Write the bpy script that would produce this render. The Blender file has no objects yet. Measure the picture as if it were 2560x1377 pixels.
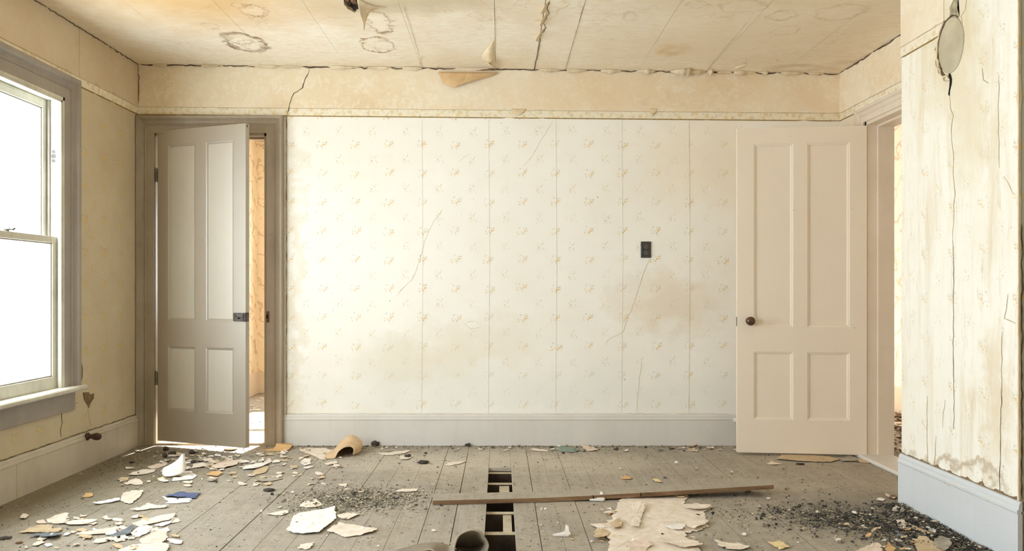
import bpy, bmesh, math, random
import numpy as np
from mathutils import Vector, noise, Matrix

# ------------------------------------------------------------------ camera, world, sun, exposure
F, CX, CY, EH = 1998.0, 1250.0, 724.0, 1.05          # focal length and principal point of the 2560x1377 frame, eye height
S = bpy.context.scene
COL = S.collection
cam = bpy.data.cameras.new('camera')
cam.sensor_width = 36.0
cam.lens = 36.0 * F / 2560.0
cam.shift_x = (1280 - CX) / 2560.0
cam.shift_y = (CY - 688.5) / 2560.0
cam.clip_start = 0.05
camo = bpy.data.objects.new('camera', cam)
camo.location = (0, 0, EH)
camo.rotation_euler = (math.pi / 2, 0, 0)
COL.objects.link(camo)
S.camera = camo

W_STRENGTH = 13.0
world = bpy.data.worlds.new('overcast_sky')
S.world = world
world.use_nodes = True
bgn = world.node_tree.nodes['Background']
bgn.inputs[0].default_value = (0.90, 0.965, 1.04, 1)
bgn.inputs[1].default_value = W_STRENGTH
sun = bpy.data.lights.new('sun', 'SUN')
sun.energy = 26.0
sun.angle = math.radians(1.2)
sun.color = (1.0, 0.93, 0.82)
suno = bpy.data.objects.new('sun', sun)
suno.rotation_euler = Vector((-0.13, -0.83, -0.50)).to_track_quat('-Z', 'Y').to_euler()
suno.location = (-1.0, 12, 6)
COL.objects.link(suno)

def portal(loc, rot, sx, sy):
    l = bpy.data.lights.new('window_portal', 'AREA')
    l.shape = 'RECTANGLE'; l.size = sx; l.size_y = sy
    l.cycles.is_portal = True
    o = bpy.data.objects.new('window_portal', l)
    o.location = loc; o.rotation_euler = rot
    COL.objects.link(o)

vs = S.view_settings
S.display_settings.display_device = 'sRGB'
vs.view_transform = 'Standard'; vs.look = 'None'; vs.gamma = 1.0; vs.use_curve_mapping = False
vs.exposure = 0.20
S.cycles.max_bounces = 14
S.cycles.diffuse_bounces = 10
S.cycles.transparent_max_bounces = 16
S.cycles.use_denoising = True

random.seed(7)
rng = np.random.default_rng(7)

# ------------------------------------------------------------------ room dimensions
YB = 5.4; XL = -2.446; XR = 2.297; XN = 1.98          # back wall, left wall, right wall, chimney-breast wall
YN0, YN1 = 3.05, 3.94                                  # chimney breast from/to
YR = -1.3                                              # rear wall behind the camera
def zc(x): return 2.574 - 0.0131 * (x + 2.446)         # sagging ceiling
def zb(x): return 2.285 - 0.0092 * (x + 2.446)         # top of the border paper

def fl(px, py, z=0.0):
    Y = (EH - z) * F / (py - CY)
    return Vector(((px - CX) * Y / F, Y, z))
def at(px, py, Y): return Vector(((px - CX) * Y / F, Y, EH - (py - CY) * Y / F))
def onx(px, py, X):
    Y = X * F / (px - CX)
    return Vector((X, Y, EH - (py - CY) * Y / F))
def onc(px, py):
    z = 2.55
    for _ in range(3):
        Y = (z - EH) * F / (CY - py); X = (px - CX) * Y / F; z = zc(X)
    return Vector((X, Y, z))

# ------------------------------------------------------------------ helpers: objects
def tag(o, label=None, cat=None, group=None, kind=None):
    if label: o['label'] = label
    if cat: o['category'] = cat
    if group: o['group'] = group
    if kind: o['kind'] = kind
    return o
def empty(name, loc=(0, 0, 0), kind=None, **k):
    o = bpy.data.objects.new(name, None)
    o.location = loc; o.empty_display_size = 0.1
    COL.objects.link(o)
    return tag(o, kind=kind, **k)
def link(name, me, mat=None, parent=None, smooth=False):
    if mat is not None and not me.materials: me.materials.append(mat)
    if smooth:
        for p in me.polygons: p.use_smooth = True
    o = bpy.data.objects.new(name, me)
    COL.objects.link(o)
    if parent is not None:
        o.parent = parent
        off = Vector((0, 0, 0)); p = parent
        while p: off += Vector(p.location); p = p.parent
        o.location = -off                       # meshes are written in world coordinates
    return o
def raw(name, V, Fc, mat=None, parent=None, smooth=False):
    me = bpy.data.meshes.new(name)
    me.from_pydata([tuple(v) for v in V], [], Fc); me.update()
    return link(name, me, mat, parent, smooth)
def bmo(name, bm, mat=None, parent=None, smooth=False):
    bmesh.ops.recalc_face_normals(bm, faces=bm.faces)
    me = bpy.data.meshes.new(name); bm.to_mesh(me); bm.free()
    return link(name, me, mat, parent, smooth)
def box(bm, x0, x1, y0, y1, z0, z1, bev=0.0):
    if x0 > x1: x0, x1 = x1, x0
    if y0 > y1: y0, y1 = y1, y0
    if z0 > z1: z0, z1 = z1, z0
    v = [bm.verts.new(p) for p in ((x0, y0, z0), (x1, y0, z0), (x1, y1, z0), (x0, y1, z0), (x0, y0, z1), (x1, y0, z1), (x1, y1, z1), (x0, y1, z1))]
    fs = [bm.faces.new([v[i] for i in q]) for q in ((0, 3, 2, 1), (4, 5, 6, 7), (0, 1, 5, 4), (1, 2, 6, 5), (2, 3, 7, 6), (3, 0, 4, 7))]
    if bev:
        es = list({e for f in fs for e in f.edges})
        bmesh.ops.bevel(bm, geom=es, offset=bev, segments=1, affect='EDGES')
def boxo(name, dims, mat, parent=None, bev=0.0):
    bm = bmesh.new(); box(bm, *dims, bev=bev)
    return bmo(name, bm, mat, parent)
def cyl(bm, p0, p1, r0, r1=None, n=16, caps=True):
    p0 = Vector(p0); p1 = Vector(p1); r1 = r0 if r1 is None else r1
    q = (p1 - p0).to_track_quat('Z', 'Y')
    A = [bm.verts.new(p0 + q @ Vector((r0 * math.cos(t), r0 * math.sin(t), 0))) for t in [2 * math.pi * i / n for i in range(n)]]
    B = [bm.verts.new(p1 + q @ Vector((r1 * math.cos(t), r1 * math.sin(t), 0))) for t in [2 * math.pi * i / n for i in range(n)]]
    for i in range(n): bm.faces.new((A[i], A[(i + 1) % n], B[(i + 1) % n], B[i]))
    if caps: bm.faces.new(A[::-1]); bm.faces.new(B)
def lathe(bm, p0, axis, prof, n=20):
    q = Vector(axis).to_track_quat('Z', 'Y'); p0 = Vector(p0); prev = None
    for (h, r) in prof:
        ring = [bm.verts.new(p0 + q @ Vector((r * math.cos(2 * math.pi * i / n), r * math.sin(2 * math.pi * i / n), h))) for i in range(n)]
        if prev:
            for i in range(n): bm.faces.new((prev[i], prev[(i + 1) % n], ring[(i + 1) % n], ring[i]))
        else: bm.faces.new(ring[::-1])
        prev = ring
    bm.faces.new(prev)

# ------------------------------------------------------------------ helpers: materials
def lin(c):
    c = c / 255.0
    return c / 12.92 if c <= 0.04045 else ((c + 0.055) / 1.055) ** 2.4
def rgb(r, g, b): return (lin(r), lin(g), lin(b), 1.0)

class G:
    """small node-graph writer"""
    def __init__(s, name, rough=0.9, spec=0.3):
        s.m = bpy.data.materials.new(name); s.m.use_nodes = True
        s.t = s.m.node_tree; s.b = s.t.nodes['Principled BSDF']
        s.b.inputs['Roughness'].default_value = rough
        s.b.inputs['Specular IOR Level'].default_value = spec
        s.co = s.t.nodes.new('ShaderNodeTexCoord').outputs['Object']
    def n(s, typ, **k):
        nd = s.t.nodes.new(typ)
        for a, v in k.items(): setattr(nd, a, v)
        return nd
    def L(s, a, b): s.t.links.new(a, b)
    def put(s, sock, v):
        if isinstance(v, bpy.types.NodeSocket): s.L(v, sock)
        else: sock.default_value = v
    def m_(s, op, a, b=0.0, c=0.0, clamp=False):
        nd = s.n('ShaderNodeMath', operation=op, use_clamp=clamp)
        s.put(nd.inputs[0], a); s.put(nd.inputs[1], b)
        if op in ('MULTIPLY_ADD', 'SMOOTH_MIN', 'COMPARE'): s.put(nd.inputs[2], c)
        return nd.outputs[0]
    def v_(s, op, a, b=(0, 0, 0)):
        nd = s.n('ShaderNodeVectorMath', operation=op)
        s.put(nd.inputs[0], a); s.put(nd.inputs[1], b)
        return nd.outputs['Value'] if op in ('LENGTH', 'DISTANCE', 'DOT_PRODUCT') else nd.outputs[0]
    def noise(s, scale, detail=4, rough=0.55, vec=None, dist=0.0):
        nd = s.n('ShaderNodeTexNoise')
        nd.inputs['Scale'].default_value = scale; nd.inputs['Detail'].default_value = detail
        nd.inputs['Roughness'].default_value = rough; nd.inputs['Distortion'].default_value = dist
        s.L(vec if vec is not None else s.co, nd.inputs['Vector'])
        return nd.outputs
    def map(s, v, a, b, c=0.0, d=1.0):
        nd = s.n('ShaderNodeMapRange'); nd.clamp = True
        s.put(nd.inputs[0], v)
        for i, x in enumerate((a, b, c, d)): nd.inputs[1 + i].default_value = x
        return nd.outputs[0]
    def mix(s, f, a, b, mode='MIX'):
        nd = s.n('ShaderNodeMix', data_type='RGBA', blend_type=mode)
        s.put(nd.inputs[0], f); s.put(nd.inputs[6], a); s.put(nd.inputs[7], b)
        return nd.outputs[2]
    def scale(s, v, k):
        return s.v_('MULTIPLY', v, k)
    def bump(s, h, strength=0.3, dist=0.01):
        nd = s.n('ShaderNodeBump'); nd.inputs['Strength'].default_value = strength; nd.inputs['Distance'].default_value = dist
        s.L(h, nd.inputs['Height']); s.L(nd.outputs[0], s.b.inputs['Normal'])
    def col(s, c): s.put(s.b.inputs['Base Color'], c)
    def ell(s, p, c, r):
        """elliptical distance (1 on the rim) of plane point p (vector) from centre c"""
        d = s.v_('DIVIDE', s.v_('SUBTRACT', p, c), r)
        return s.v_('LENGTH', d)

def paint(name, c, dirt=None, rough=0.5, amt=0.5, spec=0.35, chips=None):
    g = G(name, rough, spec)
    d = dirt or tuple(x * 0.72 for x in c)
    n1 = g.noise(3.0, 6, 0.65)[0]
    st = g.noise(1.0, 5, 0.6, g.scale(g.co, (22, 22, 1.6)))[0]
    f = g.m_('MULTIPLY', g.map(n1, 0.42, 0.75), amt)
    c1 = g.mix(f, rgb(*c), rgb(*d))
    c1 = g.mix(g.m_('MULTIPLY', g.map(st, 0.5, 0.8), amt * 0.55), c1, rgb(*d))
    sp = g.noise(75, 2, 0.4)[0]
    c1 = g.mix(g.map(sp, 0.785, 0.81), c1, rgb(*(chips or (105, 92, 76))))
    g.col(c1)
    g.bump(g.noise(40, 4)[0], 0.12, 0.002)
    return g.m

def wallpaper(name, axis, u0, z0, base=(243, 236, 214), stain=(206, 178, 132), pats=1.0, blobs=(), streak=0.0, mott=0.5, branch=False):
    """aged sprigged wallpaper: rows of printed yellow and sage flowers, faded here and there, with damp stains and painted shade"""
    g = G(name, 0.92, 0.15)
    sep = g.n('ShaderNodeSeparateXYZ'); g.L(g.co, sep.inputs[0])
    u = sep.outputs[0 if axis == 'x' else 1]; v = sep.outputs[2]
    cmb = g.n('ShaderNodeCombineXYZ'); g.L(u, cmb.inputs[0]); g.L(v, cmb.inputs[1])
    P = cmb.outputs[0]
    wob = g.v_('ADD', g.v_('MULTIPLY', g.v_('SUBTRACT', g.noise(90, 2, 0.6, P)[1], (0.5, 0.5, 0.5)), (0.012, 0.012, 0)), g.v_('MULTIPLY', g.v_('SUBTRACT', g.noise(5.5, 1, 0.5, P)[1], (0.5, 0.5, 0.5)), (0.05, 0.05, 0)))
    Pw = g.v_('ADD', P, wob)
    # base tone
    big = g.noise(1.3, 5, 0.6, P)[0]
    c = g.mix(g.m_('MULTIPLY', g.map(big, 0.45, 0.8), mott), rgb(*base), rgb(*stain))
    fine = g.noise(9, 6, 0.7, P)[0]
    c = g.mix(g.m_('MULTIPLY', g.map(fine, 0.5, 0.85), mott * 0.5), c, rgb(*stain))
    if streak:
        sk = g.noise(1.0, 6, 0.65, g.scale(P, (11, 1.1, 1)), 0.6)[0]
        c = g.mix(g.m_('MULTIPLY', g.map(sk, 0.5, 0.72), streak), c, rgb(220, 202, 164))
        sk2 = g.noise(1.0, 7, 0.75, g.scale(P, (34, 5.0, 1)), 1.2)[0]
        c = g.mix(g.m_('MULTIPLY', g.map(sk2, 0.57, 0.7), streak * 0.9), c, rgb(200, 180, 138))
        sk3 = g.noise(1.0, 5, 0.6, g.scale(P, (18, 4.0, 1)), 0.4)[0]
        c = g.mix(g.m_('MULTIPLY', g.map(sk3, 0.6, 0.64), 0.45), c, rgb(242, 243, 238))
    # sprigs
    fade = g.map(g.noise(3.2, 3, 0.5, P)[0], 0.28, 0.55, 0.35, 1.0)
    if not branch:
        tw, th = 0.2254, 0.1950
        rr = random.Random(5)
        def cell(off):
            a = g.v_('SUBTRACT', Pw, (u0 - tw / 2 + off[0], z0 - th / 2 + off[1], 0))
            a = g.v_('DIVIDE', a, (tw, th, 1)); a = g.v_('FRACTION', a)
            return g.v_('MULTIPLY', g.v_('SUBTRACT', a, (0.5, 0.5, 0)), (tw, th, 0))
        def dots(q, lst):
            acc = None
            for (x, y, r) in lst:
                d = g.v_('DISTANCE', q, (x, y, 0))
                w = g.m_('MULTIPLY_ADD', d, -1 / 0.0032, (r + 0.0012) / 0.0032, clamp=True)
                acc = w if acc is None else g.m_('MAXIMUM', acc, w)
            return acc
        A = cell((0, 0)); B = cell((tw * 0.5, th * 0.5))
        yA = [(0.012, 0.004, .0075), (0.002, -0.008, .0055), (0.020, 0.019, .0048), (-0.026, -0.014, .0048), (-0.010, 0.0, .0036), (0.024, 0.006, .004)]
        gA = [(rr.uniform(-.032, .030), rr.uniform(-.026, .034), rr.uniform(.0022, .0042)) for _ in range(14)]
        yB = [(0.006, 0.012, .0052), (-0.014, -0.006, .0056), (0.014, 0.026, .004), (-0.006, -0.020, .0036)]
        gB = [(rr.uniform(-.022, .022), rr.uniform(-.036, .030), rr.uniform(.0022, .0038)) for _ in range(10)]
        fy = g.m_('MAXIMUM', dots(A, yA), g.m_('MULTIPLY', dots(B, yB), 0.7))
        fg = g.m_('MAXIMUM', dots(A, gA), dots(B, gB))
        c = g.mix(g.m_('MULTIPLY', g.m_('MULTIPLY', fg, fade), 0.5 * pats, clamp=True), c, rgb(158, 164, 136))
        c = g.mix(g.m_('MULTIPLY', g.m_('MULTIPLY', fy, fade), 0.8 * pats, clamp=True), c, rgb(226, 190, 116))
    else:
        w = g.n('ShaderNodeTexWave'); w.bands_direction = 'DIAGONAL'
        w.inputs['Scale'].default_value = 2.1; w.inputs['Distortion'].default_value = 9; w.inputs['Detail'].default_value = 3
        w.inputs['Detail Scale'].default_value = 2.2
        g.L(P, w.inputs['Vector'])
        ln = g.map(w.outputs[1], 0.90, 0.99)
        c = g.mix(g.m_('MULTIPLY', g.m_('MULTIPLY', ln, fade), 0.45), c, rgb(160, 118, 84))
        fl_ = g.map(g.noise(26, 3, 0.6, P)[0], 0.62, 0.66)
        c = g.mix(g.m_('MULTIPLY', g.m_('MULTIPLY', fl_, fade), 0.5), c, rgb(196, 140, 96))
    # blotches with a shape of their own: damp stains and painted shade
    for (bu, bv, ru, rv, colr, am) in blobs:
        Pn = g.v_('ADD', P, g.v_('MULTIPLY', g.v_('SUBTRACT', g.noise(4.5, 5, 0.65, P)[1], (0.5, 0.5, 0.5)), (0.55, 0.55, 0)))
        e = g.ell(Pn, (bu, bv, 0), (ru, rv, 1))
        c = g.mix(g.m_('MULTIPLY', g.map(e, 0.35, 1.1, 1, 0), am), c, rgb(*colr))
    sp = g.noise(60, 2, 0.4, P)[0]
    c = g.mix(g.map(sp, 0.775, 0.80), c, rgb(120, 98, 66))
    g.col(c)
    h = g.m_('ADD', g.m_('MULTIPLY', g.noise(2.2, 3, 0.5, P)[0], 1.0), g.m_('MULTIPLY', g.noise(30, 4, 0.6, P)[0], 0.06))
    g.bump(h, 0.35, 0.03)
    return g.m

def plain(name, c, rough=0.85, c2=None, sc=8.0, spec=0.25, bump=0.15, metal=0.0):
    g = G(name, rough, spec)
    g.b.inputs['Metallic'].default_value = metal
    n1 = g.noise(sc, 6, 0.65)[0]
    g.col(g.mix(g.map(n1, 0.38, 0.68), rgb(*c), rgb(*(c2 or tuple(x * 0.75 for x in c)))))
    g.bump(g.noise(sc * 8, 4)[0], bump, 0.003)
    return g.m

M = {}
M['plaster'] = plain('old_plaster', (226, 218, 200))
M['trim'] = paint('grey_mauve_trim_paint', (166, 159, 152), (130, 122, 112), 0.45, 0.5)
M['trim_door'] = paint('taupe_casing_paint', (168, 156, 138), (128, 114, 94), 0.42, 0.5)
M['trim_cream'] = paint('cream_casing_paint', (230, 217, 199), (200, 182, 158), 0.5, 0.35)
M['door_grey'] = paint('warm_grey_door_paint', (166, 154, 136), (146, 132, 112), 0.42, 0.22, 0.6)
_b = M['door_grey'].node_tree.nodes['Principled BSDF']
_b.inputs['Coat Weight'].default_value = 1.0; _b.inputs['Coat Roughness'].default_value = 0.5; _b.inputs['Coat IOR'].default_value = 2.0
M['door_grey_panel'] = paint('paler_grey_panel_paint', (194, 186, 170), (176, 164, 144), 0.42, 0.22, 0.6)
_c = M['door_grey_panel'].node_tree.nodes['Principled BSDF']
for _k in ('Coat Weight', 'Coat Roughness', 'Coat IOR'): _c.inputs[_k].default_value = _b.inputs[_k].default_value
M['door_cream'] = paint('cream_pink_door_paint', (240, 228, 211), (232, 216, 194), 0.42, 0.22, 0.4)
M['base_grey'] = paint('grey_baseboard_paint', (220, 217, 213), (190, 183, 172), 0.5, 0.3, chips=(150, 142, 132))
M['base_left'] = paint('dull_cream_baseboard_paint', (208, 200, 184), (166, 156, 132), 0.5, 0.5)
M['base_blue'] = paint('pale_blue_grey_baseboard_paint', (214, 219, 223), (190, 197, 199), 0.5, 0.25, chips=(90, 88, 84))
M['sash'] = paint('weathered_white_sash_paint', (222, 220, 208), (150, 144, 128), 0.55, 0.6)
M['iron'] = plain('dark_iron', (72, 70, 72), 0.45, (110, 100, 92), 30, 0.5, 0.2, 0.5)
M['rust'] = plain('rusted_brass', (120, 82, 54), 0.55, (84, 56, 38), 30, 0.4, 0.2, 0.3)
M['hinge'] = plain('painted_hinge_metal', (124, 120, 104), 0.5, (96, 90, 78), 30, 0.4, 0.2, 0.3)
M['knob'] = plain('brown_ceramic_knob', (92, 58, 40), 0.12, (52, 32, 24), 20, 0.7, 0.02)
M['peg'] = plain('dark_brown_peg', (86, 62, 46), 0.45, (58, 42, 32), 20, 0.4, 0.05)
M['outlet'] = plain('black_bakelite', (70, 68, 66), 0.35, (56, 54, 52), 20, 0.5, 0.03)
M['outlet2'] = plain('worn_bakelite', (104, 102, 100), 0.4, (84, 82, 80), 20, 0.5, 0.03)
M['hole'] = plain('black_slot', (14, 13, 12), 0.8)
M['crack_dark'] = plain('dark_crack', (84, 66, 50), 0.95, (120, 98, 74))
M['crack_tan'] = plain('tan_crack', (214, 200, 172), 0.95, (190, 172, 140))
M['mould'] = plain('black_mould_line', (74, 70, 44), 0.95, (120, 108, 70), 40)
M['joist'] = plain('dusty_lit_joist_top', (190, 180, 158), 0.85, (164, 150, 124), 14)
M['joist_side'] = plain('shaded_joist_side', (74, 60, 46), 0.9, (50, 40, 32), 14)  # shade under the floor painted into the side colour
M['soil'] = plain('dark_crawlspace_soil', (52, 42, 34), 0.95, (34, 27, 22), 6)
M['brown_paper'] = plain('brown_backing_paper', (220, 190, 146), 0.9, (202, 168, 122), 6)
M['curl_paper'] = plain('curled_ceiling_paper', (238, 222, 192), 0.9, (214, 192, 156), 10)
M['plate'] = plain('grey_flue_plate', (206, 198, 172), 0.6, (182, 174, 148), 6)

def wood(name, c1, c2, axis=0, rough=0.8):
    g = G(name, rough, 0.25)
    sc = [26, 26, 26]; sc[axis] = 1.6
    n1 = g.noise(1.0, 6, 0.65, g.scale(g.co, tuple(sc)), 0.6)[0]
    g.col(g.mix(g.map(n1, 0.35, 0.68), rgb(*c1), rgb(*c2)))
    g.bump(n1, 0.25, 0.003)
    return g.m
M['plank_side'] = wood('bare_plank_edge', (150, 122, 92), (104, 78, 54))
M['plank_top'] = wood('dusty_plank_top', (190, 178, 154), (160, 146, 120))

def floor_mat():
    g = G('dusty_painted_floorboards', 0.8, 0.25)
    oi = g.n('ShaderNodeObjectInfo').outputs['Random']
    grain = g.noise(1.0, 6, 0.65, g.scale(g.co, (34, 1.5, 1)), 0.5)[0]
    c = g.mix(g.map(grain, 0.3, 0.75), rgb(174, 167, 155), rgb(154, 146, 133))
    c = g.mix(g.m_('MULTIPLY', oi, 0.16), c, rgb(160, 153, 141))
    dust = g.noise(1.5, 7, 0.7)[0]
    c = g.mix(g.map(dust, 0.42, 0.72, 0, 0.75), c, rgb(184, 174, 156))
    dk = g.noise(2.3, 7, 0.75, g.scale(g.co, (1, 0.7, 1)))[0]
    c = g.mix(g.map(dk, 0.52, 0.8, 0, 0.6), c, rgb(118, 106, 86))
    mt = g.noise(13, 9, 0.85)[0]
    c = g.mix(g.map(mt, 0.49, 0.66, 0, 0.55), c, rgb(134, 121, 98))
    sep = g.n('ShaderNodeSeparateXYZ'); g.L(g.co, sep.inputs[0])
    cmb = g.n('ShaderNodeCombineXYZ'); g.L(sep.outputs[0], cmb.inputs[0]); g.L(sep.outputs[1], cmb.inputs[1])
    P = cmb.outputs[0]
    Pn = g.v_('ADD', P, g.v_('MULTIPLY', g.v_('SUBTRACT', g.noise(3.5, 6, 0.7)[1], (0.5, 0.5, 0.5)), (0.9, 0.9, 0)))
    for (x, y, rx, ry, cc, am) in ((-2.3, 4.4, 0.75, 1.3, (108, 97, 72), .6), (1.75, 3.7, 0.55, 0.5, (92, 86, 78), .55),
                                   (-0.8, 4.0, 0.35, 0.32, (140, 132, 114), .4), (-0.1, 4.9, 1.2, .35, (212, 204, 188), .5)):
        e = g.ell(Pn, (x, y, 0), (rx, ry, 1))
        c = g.mix(g.map(e, 0.4, 1.15, am, 0), c, rgb(*cc))
    sp = g.noise(120, 2, 0.5)[0]
    c = g.mix(g.map(sp, 0.66, 0.70, 0, 0.6), c, rgb(112, 98, 78))
    sp2 = g.noise(95, 2, 0.5, g.v_('ADD', g.co, (7, 3, 1)))[0]
    c = g.mix(g.map(sp2, 0.69, 0.72, 0, 0.7), c, rgb(226, 218, 200))
    g.col(c)
    g.bump(g.m_('ADD', g.m_('MULTIPLY', grain, 0.5), g.noise(70, 5, 0.7)[0]), 0.25, 0.004)
    return g.m
M['floor'] = floor_mat()

def ceiling_mat():
    g = G('stained_ceiling_paper', 0.92, 0.12)
    sep = g.n('ShaderNodeSeparateXYZ'); g.L(g.co, sep.inputs[0])
    cmb = g.n('ShaderNodeCombineXYZ'); g.L(sep.outputs[0], cmb.inputs[0]); g.L(sep.outputs[1], cmb.inputs[1])
    P = cmb.outputs[0]
    base = rgb(245, 237, 220); tan = rgb(224, 202, 168); br = rgb(150, 112, 66)
    n1 = g.noise(0.9, 6, 0.62, P)[0]
    c = g.mix(g.map(n1, 0.42, 0.75, 0, 0.8), base, tan)
    n2 = g.noise(14, 7, 0.75, g.scale(P, (1, 2.2, 1)), 0.8)[0]
    c = g.mix(g.map(n2, 0.44, 0.70, 0, 0.6), c, tan)
    Pn = g.v_('ADD', P, g.v_('MULTIPLY', g.v_('SUBTRACT', g.noise(2.4, 5, 0.65, P)[1], (0.5, 0.5, 0.5)), (0.8, 0.8, 0)))
    def warm(x, y, rx, ry, cc, am):
        nonlocal c
        c = g.mix(g.map(g.ell(Pn, (x, y, 0), (rx, ry, 1)), 0.3, 1.2, am, 0), c, rgb(*cc))
    warm(-1.6, 4.0, 0.9, 0.75, (204, 166, 112), .85)
    warm(-0.5, 4.15, 0.55, 0.28, (200, 182, 150), .75)
    warm(1.3, 4.6, 0.9, 0.9, (230, 212, 182), .45)
    warm(1.1, 4.0, 0.7, 0.3, (220, 200, 166), .5)
    # tide lines: contours of a smooth field, only where the roof leaked
    f = g.noise(2.6, 4, 0.6, P, 0.5)[0]
    lines = g.map(g.m_('ABSOLUTE', g.m_('SUBTRACT', f, 0.52)), 0.0, 0.010, 1, 0)
    msk = g.map(g.noise(1.6, 2, 0.5, g.v_('ADD', P, (4.2, 1.7, 0)))[0], 0.5, 0.62)
    c = g.mix(g.m_('MULTIPLY', g.m_('MULTIPLY', lines, msk), 0.38), c, rgb(186, 146, 92))
    Pr = g.v_('ADD', P, g.v_('MULTIPLY', g.v_('SUBTRACT', g.noise(13, 5, 0.7, P)[1], (0.5, 0.5, 0.5)), (0.17, 0.15, 0)))
    rv = g.map(g.noise(7, 3, 0.6, P)[0], 0.35, 0.62, 0.35, 1.0)
    def ring(px, py, wx, wy, am, w=0.06, inner=0.25, cc=br):
        nonlocal c
        k = onc(px, py); a = onc(px + wx, py); t = onc(px, py - wy); b = onc(px, py + wy)
        rx = abs(a.x - k.x); ry = abs(b.y - t.y) / 2
        e = g.ell(Pr, (k.x, (b.y + t.y) / 2, 0), (rx, ry, 1))
        rim = g.m_('MULTIPLY', g.map(g.m_('ABSOLUTE', g.m_('SUBTRACT', e, 1.0)), 0.0, w * 1.5, min(1, am * 1.15), 0), rv)
        c = g.mix(g.map(e, 0.6, 1.05, inner, 0), c, rgb(246, 236, 214))
        c = g.mix(rim, c, cc)
    ring(612, 105, 46, 23, 1.0, .13, .55, rgb(128, 92, 56)); ring(600, 100, 26, 10, .45, .12, .0); ring(628, 112, 24, 12, .4, .12, 0)
    ring(948, 55, 28, 28, 1.0, .10, .5); ring(944, 112, 40, 19, .9, .07, .35); ring(960, 116, 24, 14, .35, .1, .0)
    ring(634, 26, 34, 13, .6, .10, .1); ring(606, 14, 20, 6, .5, .14, .0); ring(646, 44, 15, 5, .5, .14, .0); ring(658, 62, 14, 9, .3, .12, .0)
    ring(1682, 124, 22, 9, .6, .8, .0, rgb(206, 170, 112)); ring(1574, 40, 18, 10, .3, .3, 0); ring(1965, 75, 30, 12, .35, .1, 0)
    ring(1955, 38, 36, 12, .35, .1, 0); ring(1745, 10, 28, 9, .35, .12, 0); ring(524, 64, 20, 8, .35, .14, 0); ring(2140, 165, 60, 12, .3, .4, 0)
    ring(1990, 170, 50, 8, .3, .5, 0); ring(1860, 15, 60, 14, .25, .12, 0); ring(2100, 30, 60, 20, .25, .10, 0)
    g.col(c)
    g.bump(g.m_('ADD', g.noise(1.8, 3, 0.5, P)[0], g.m_('MULTIPLY', g.noise(24, 4, 0.6, P)[0], 0.05)), 0.4, 0.03)
    return g.m
M['ceiling'] = ceiling_mat()

def frieze_mat(name, axis, shaded=False):
    g = G(name, 0.92, 0.12)
    a = g.noise(17, 6, 0.7, None, 1.6)[0]
    big = g.noise(1.4, 5, 0.6)[0]
    c = g.mix(g.map(big, 0.4, 0.7), rgb(241, 230, 206), rgb(230, 210, 176))
    c = g.mix(g.map(a, 0.50, 0.58, 0, 0.5), c, rgb(247, 238, 222))
    b = g.noise(5, 6, 0.7)[0]
    c = g.mix(g.map(b, 0.55, 0.75, 0, 0.45), c, rgb(220, 192, 160))
    pk = g.noise(2.2, 4, 0.6, g.v_('ADD', g.co, (3, 8, 1)))[0]
    c = g.mix(g.map(pk, 0.48, 0.7, 0, 0.5), c, rgb(228, 202, 166))
    if shaded: c = g.mix(0.5, c, rgb(196, 178, 150))  # dimness of the window wall mixed into the paper colour
    g.col(c)
    g.bump(g.noise(2.5, 4)[0], 0.3, 0.02)
    return g.m
M['frieze'] = frieze_mat('peach_frieze_paper', 'x')
M['frieze_left'] = frieze_mat('shaded_frieze_paper', 'x', True)

def border_mat():
    g = G('flowered_border_paper', 0.9, 0.15)
    v = g.n('ShaderNodeTexVoronoi'); v.inputs['Scale'].default_value = 26; g.L(g.co, v.inputs['Vector'])
    c = g.mix(g.map(v.outputs[0], 0.2, 0.5, 1, 0), rgb(241, 233, 212), rgb(230, 211, 170))
    n1 = g.noise(60, 3)[0]
    c = g.mix(g.map(n1, 0.56, 0.64, 0, 0.4), c, rgb(190, 180, 150))
    g.col(c)
    return g.m
M['border'] = border_mat()
M['border_edge'] = plain('border_printed_edge', (168, 140, 86), 0.9, (122, 104, 62), 60)

WH = rgb
M['wall_back'] = wallpaper('sprigged_paper_back', 'x', -0.072, 2.026, (249, 247, 240), (236, 226, 206), 1.0, mott=0.4,
    blobs=((1.15, 0.95, .42, .26, (226, 208, 180), .5), (-0.6, 0.55, .5, .22, (228, 220, 200), .5), (-0.2, .7, .5, .2, (234, 222, 200), .4), (1.4, 1.9, .5, .35, (242, 228, 200), .5), (0.2, .35, 2.2, .22, (236, 238, 232), .5), (-1.38, 1.1, .06, 1.6, (222, 206, 176), .35)))  # tall narrow blob paints the open door's shade; low wide one is cooler
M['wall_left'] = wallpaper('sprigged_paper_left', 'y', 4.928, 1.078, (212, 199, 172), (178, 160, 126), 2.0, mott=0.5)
M['wall_right'] = wallpaper('sprigged_paper_right', 'y', 5.2, 2.0, (242, 236, 220), (222, 206, 178), 0.6)
M['wall_near'] = wallpaper('streaked_paper_breast', 'y', 3.5, 1.4, (248, 246, 236), (230, 218, 190), 0.7, mott=0.4, streak=0.56,
    blobs=((3.5, 2.1, .28, .34, (222, 208, 170), .6), (3.35, 1.75, .2, .3, (226, 212, 176), .5), (3.5, 0.25, .6, .035, (176, 152, 112), .6), (3.2, .6, .12, .3, (222, 200, 160), .5)))
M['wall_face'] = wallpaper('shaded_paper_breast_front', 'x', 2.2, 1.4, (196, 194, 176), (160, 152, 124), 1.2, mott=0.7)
M['wall_rooms'] = wallpaper('branch_paper', 'y', 0, 0, (244, 232, 208), (234, 212, 180), 1.0, mott=0.5, branch=True)
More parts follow.
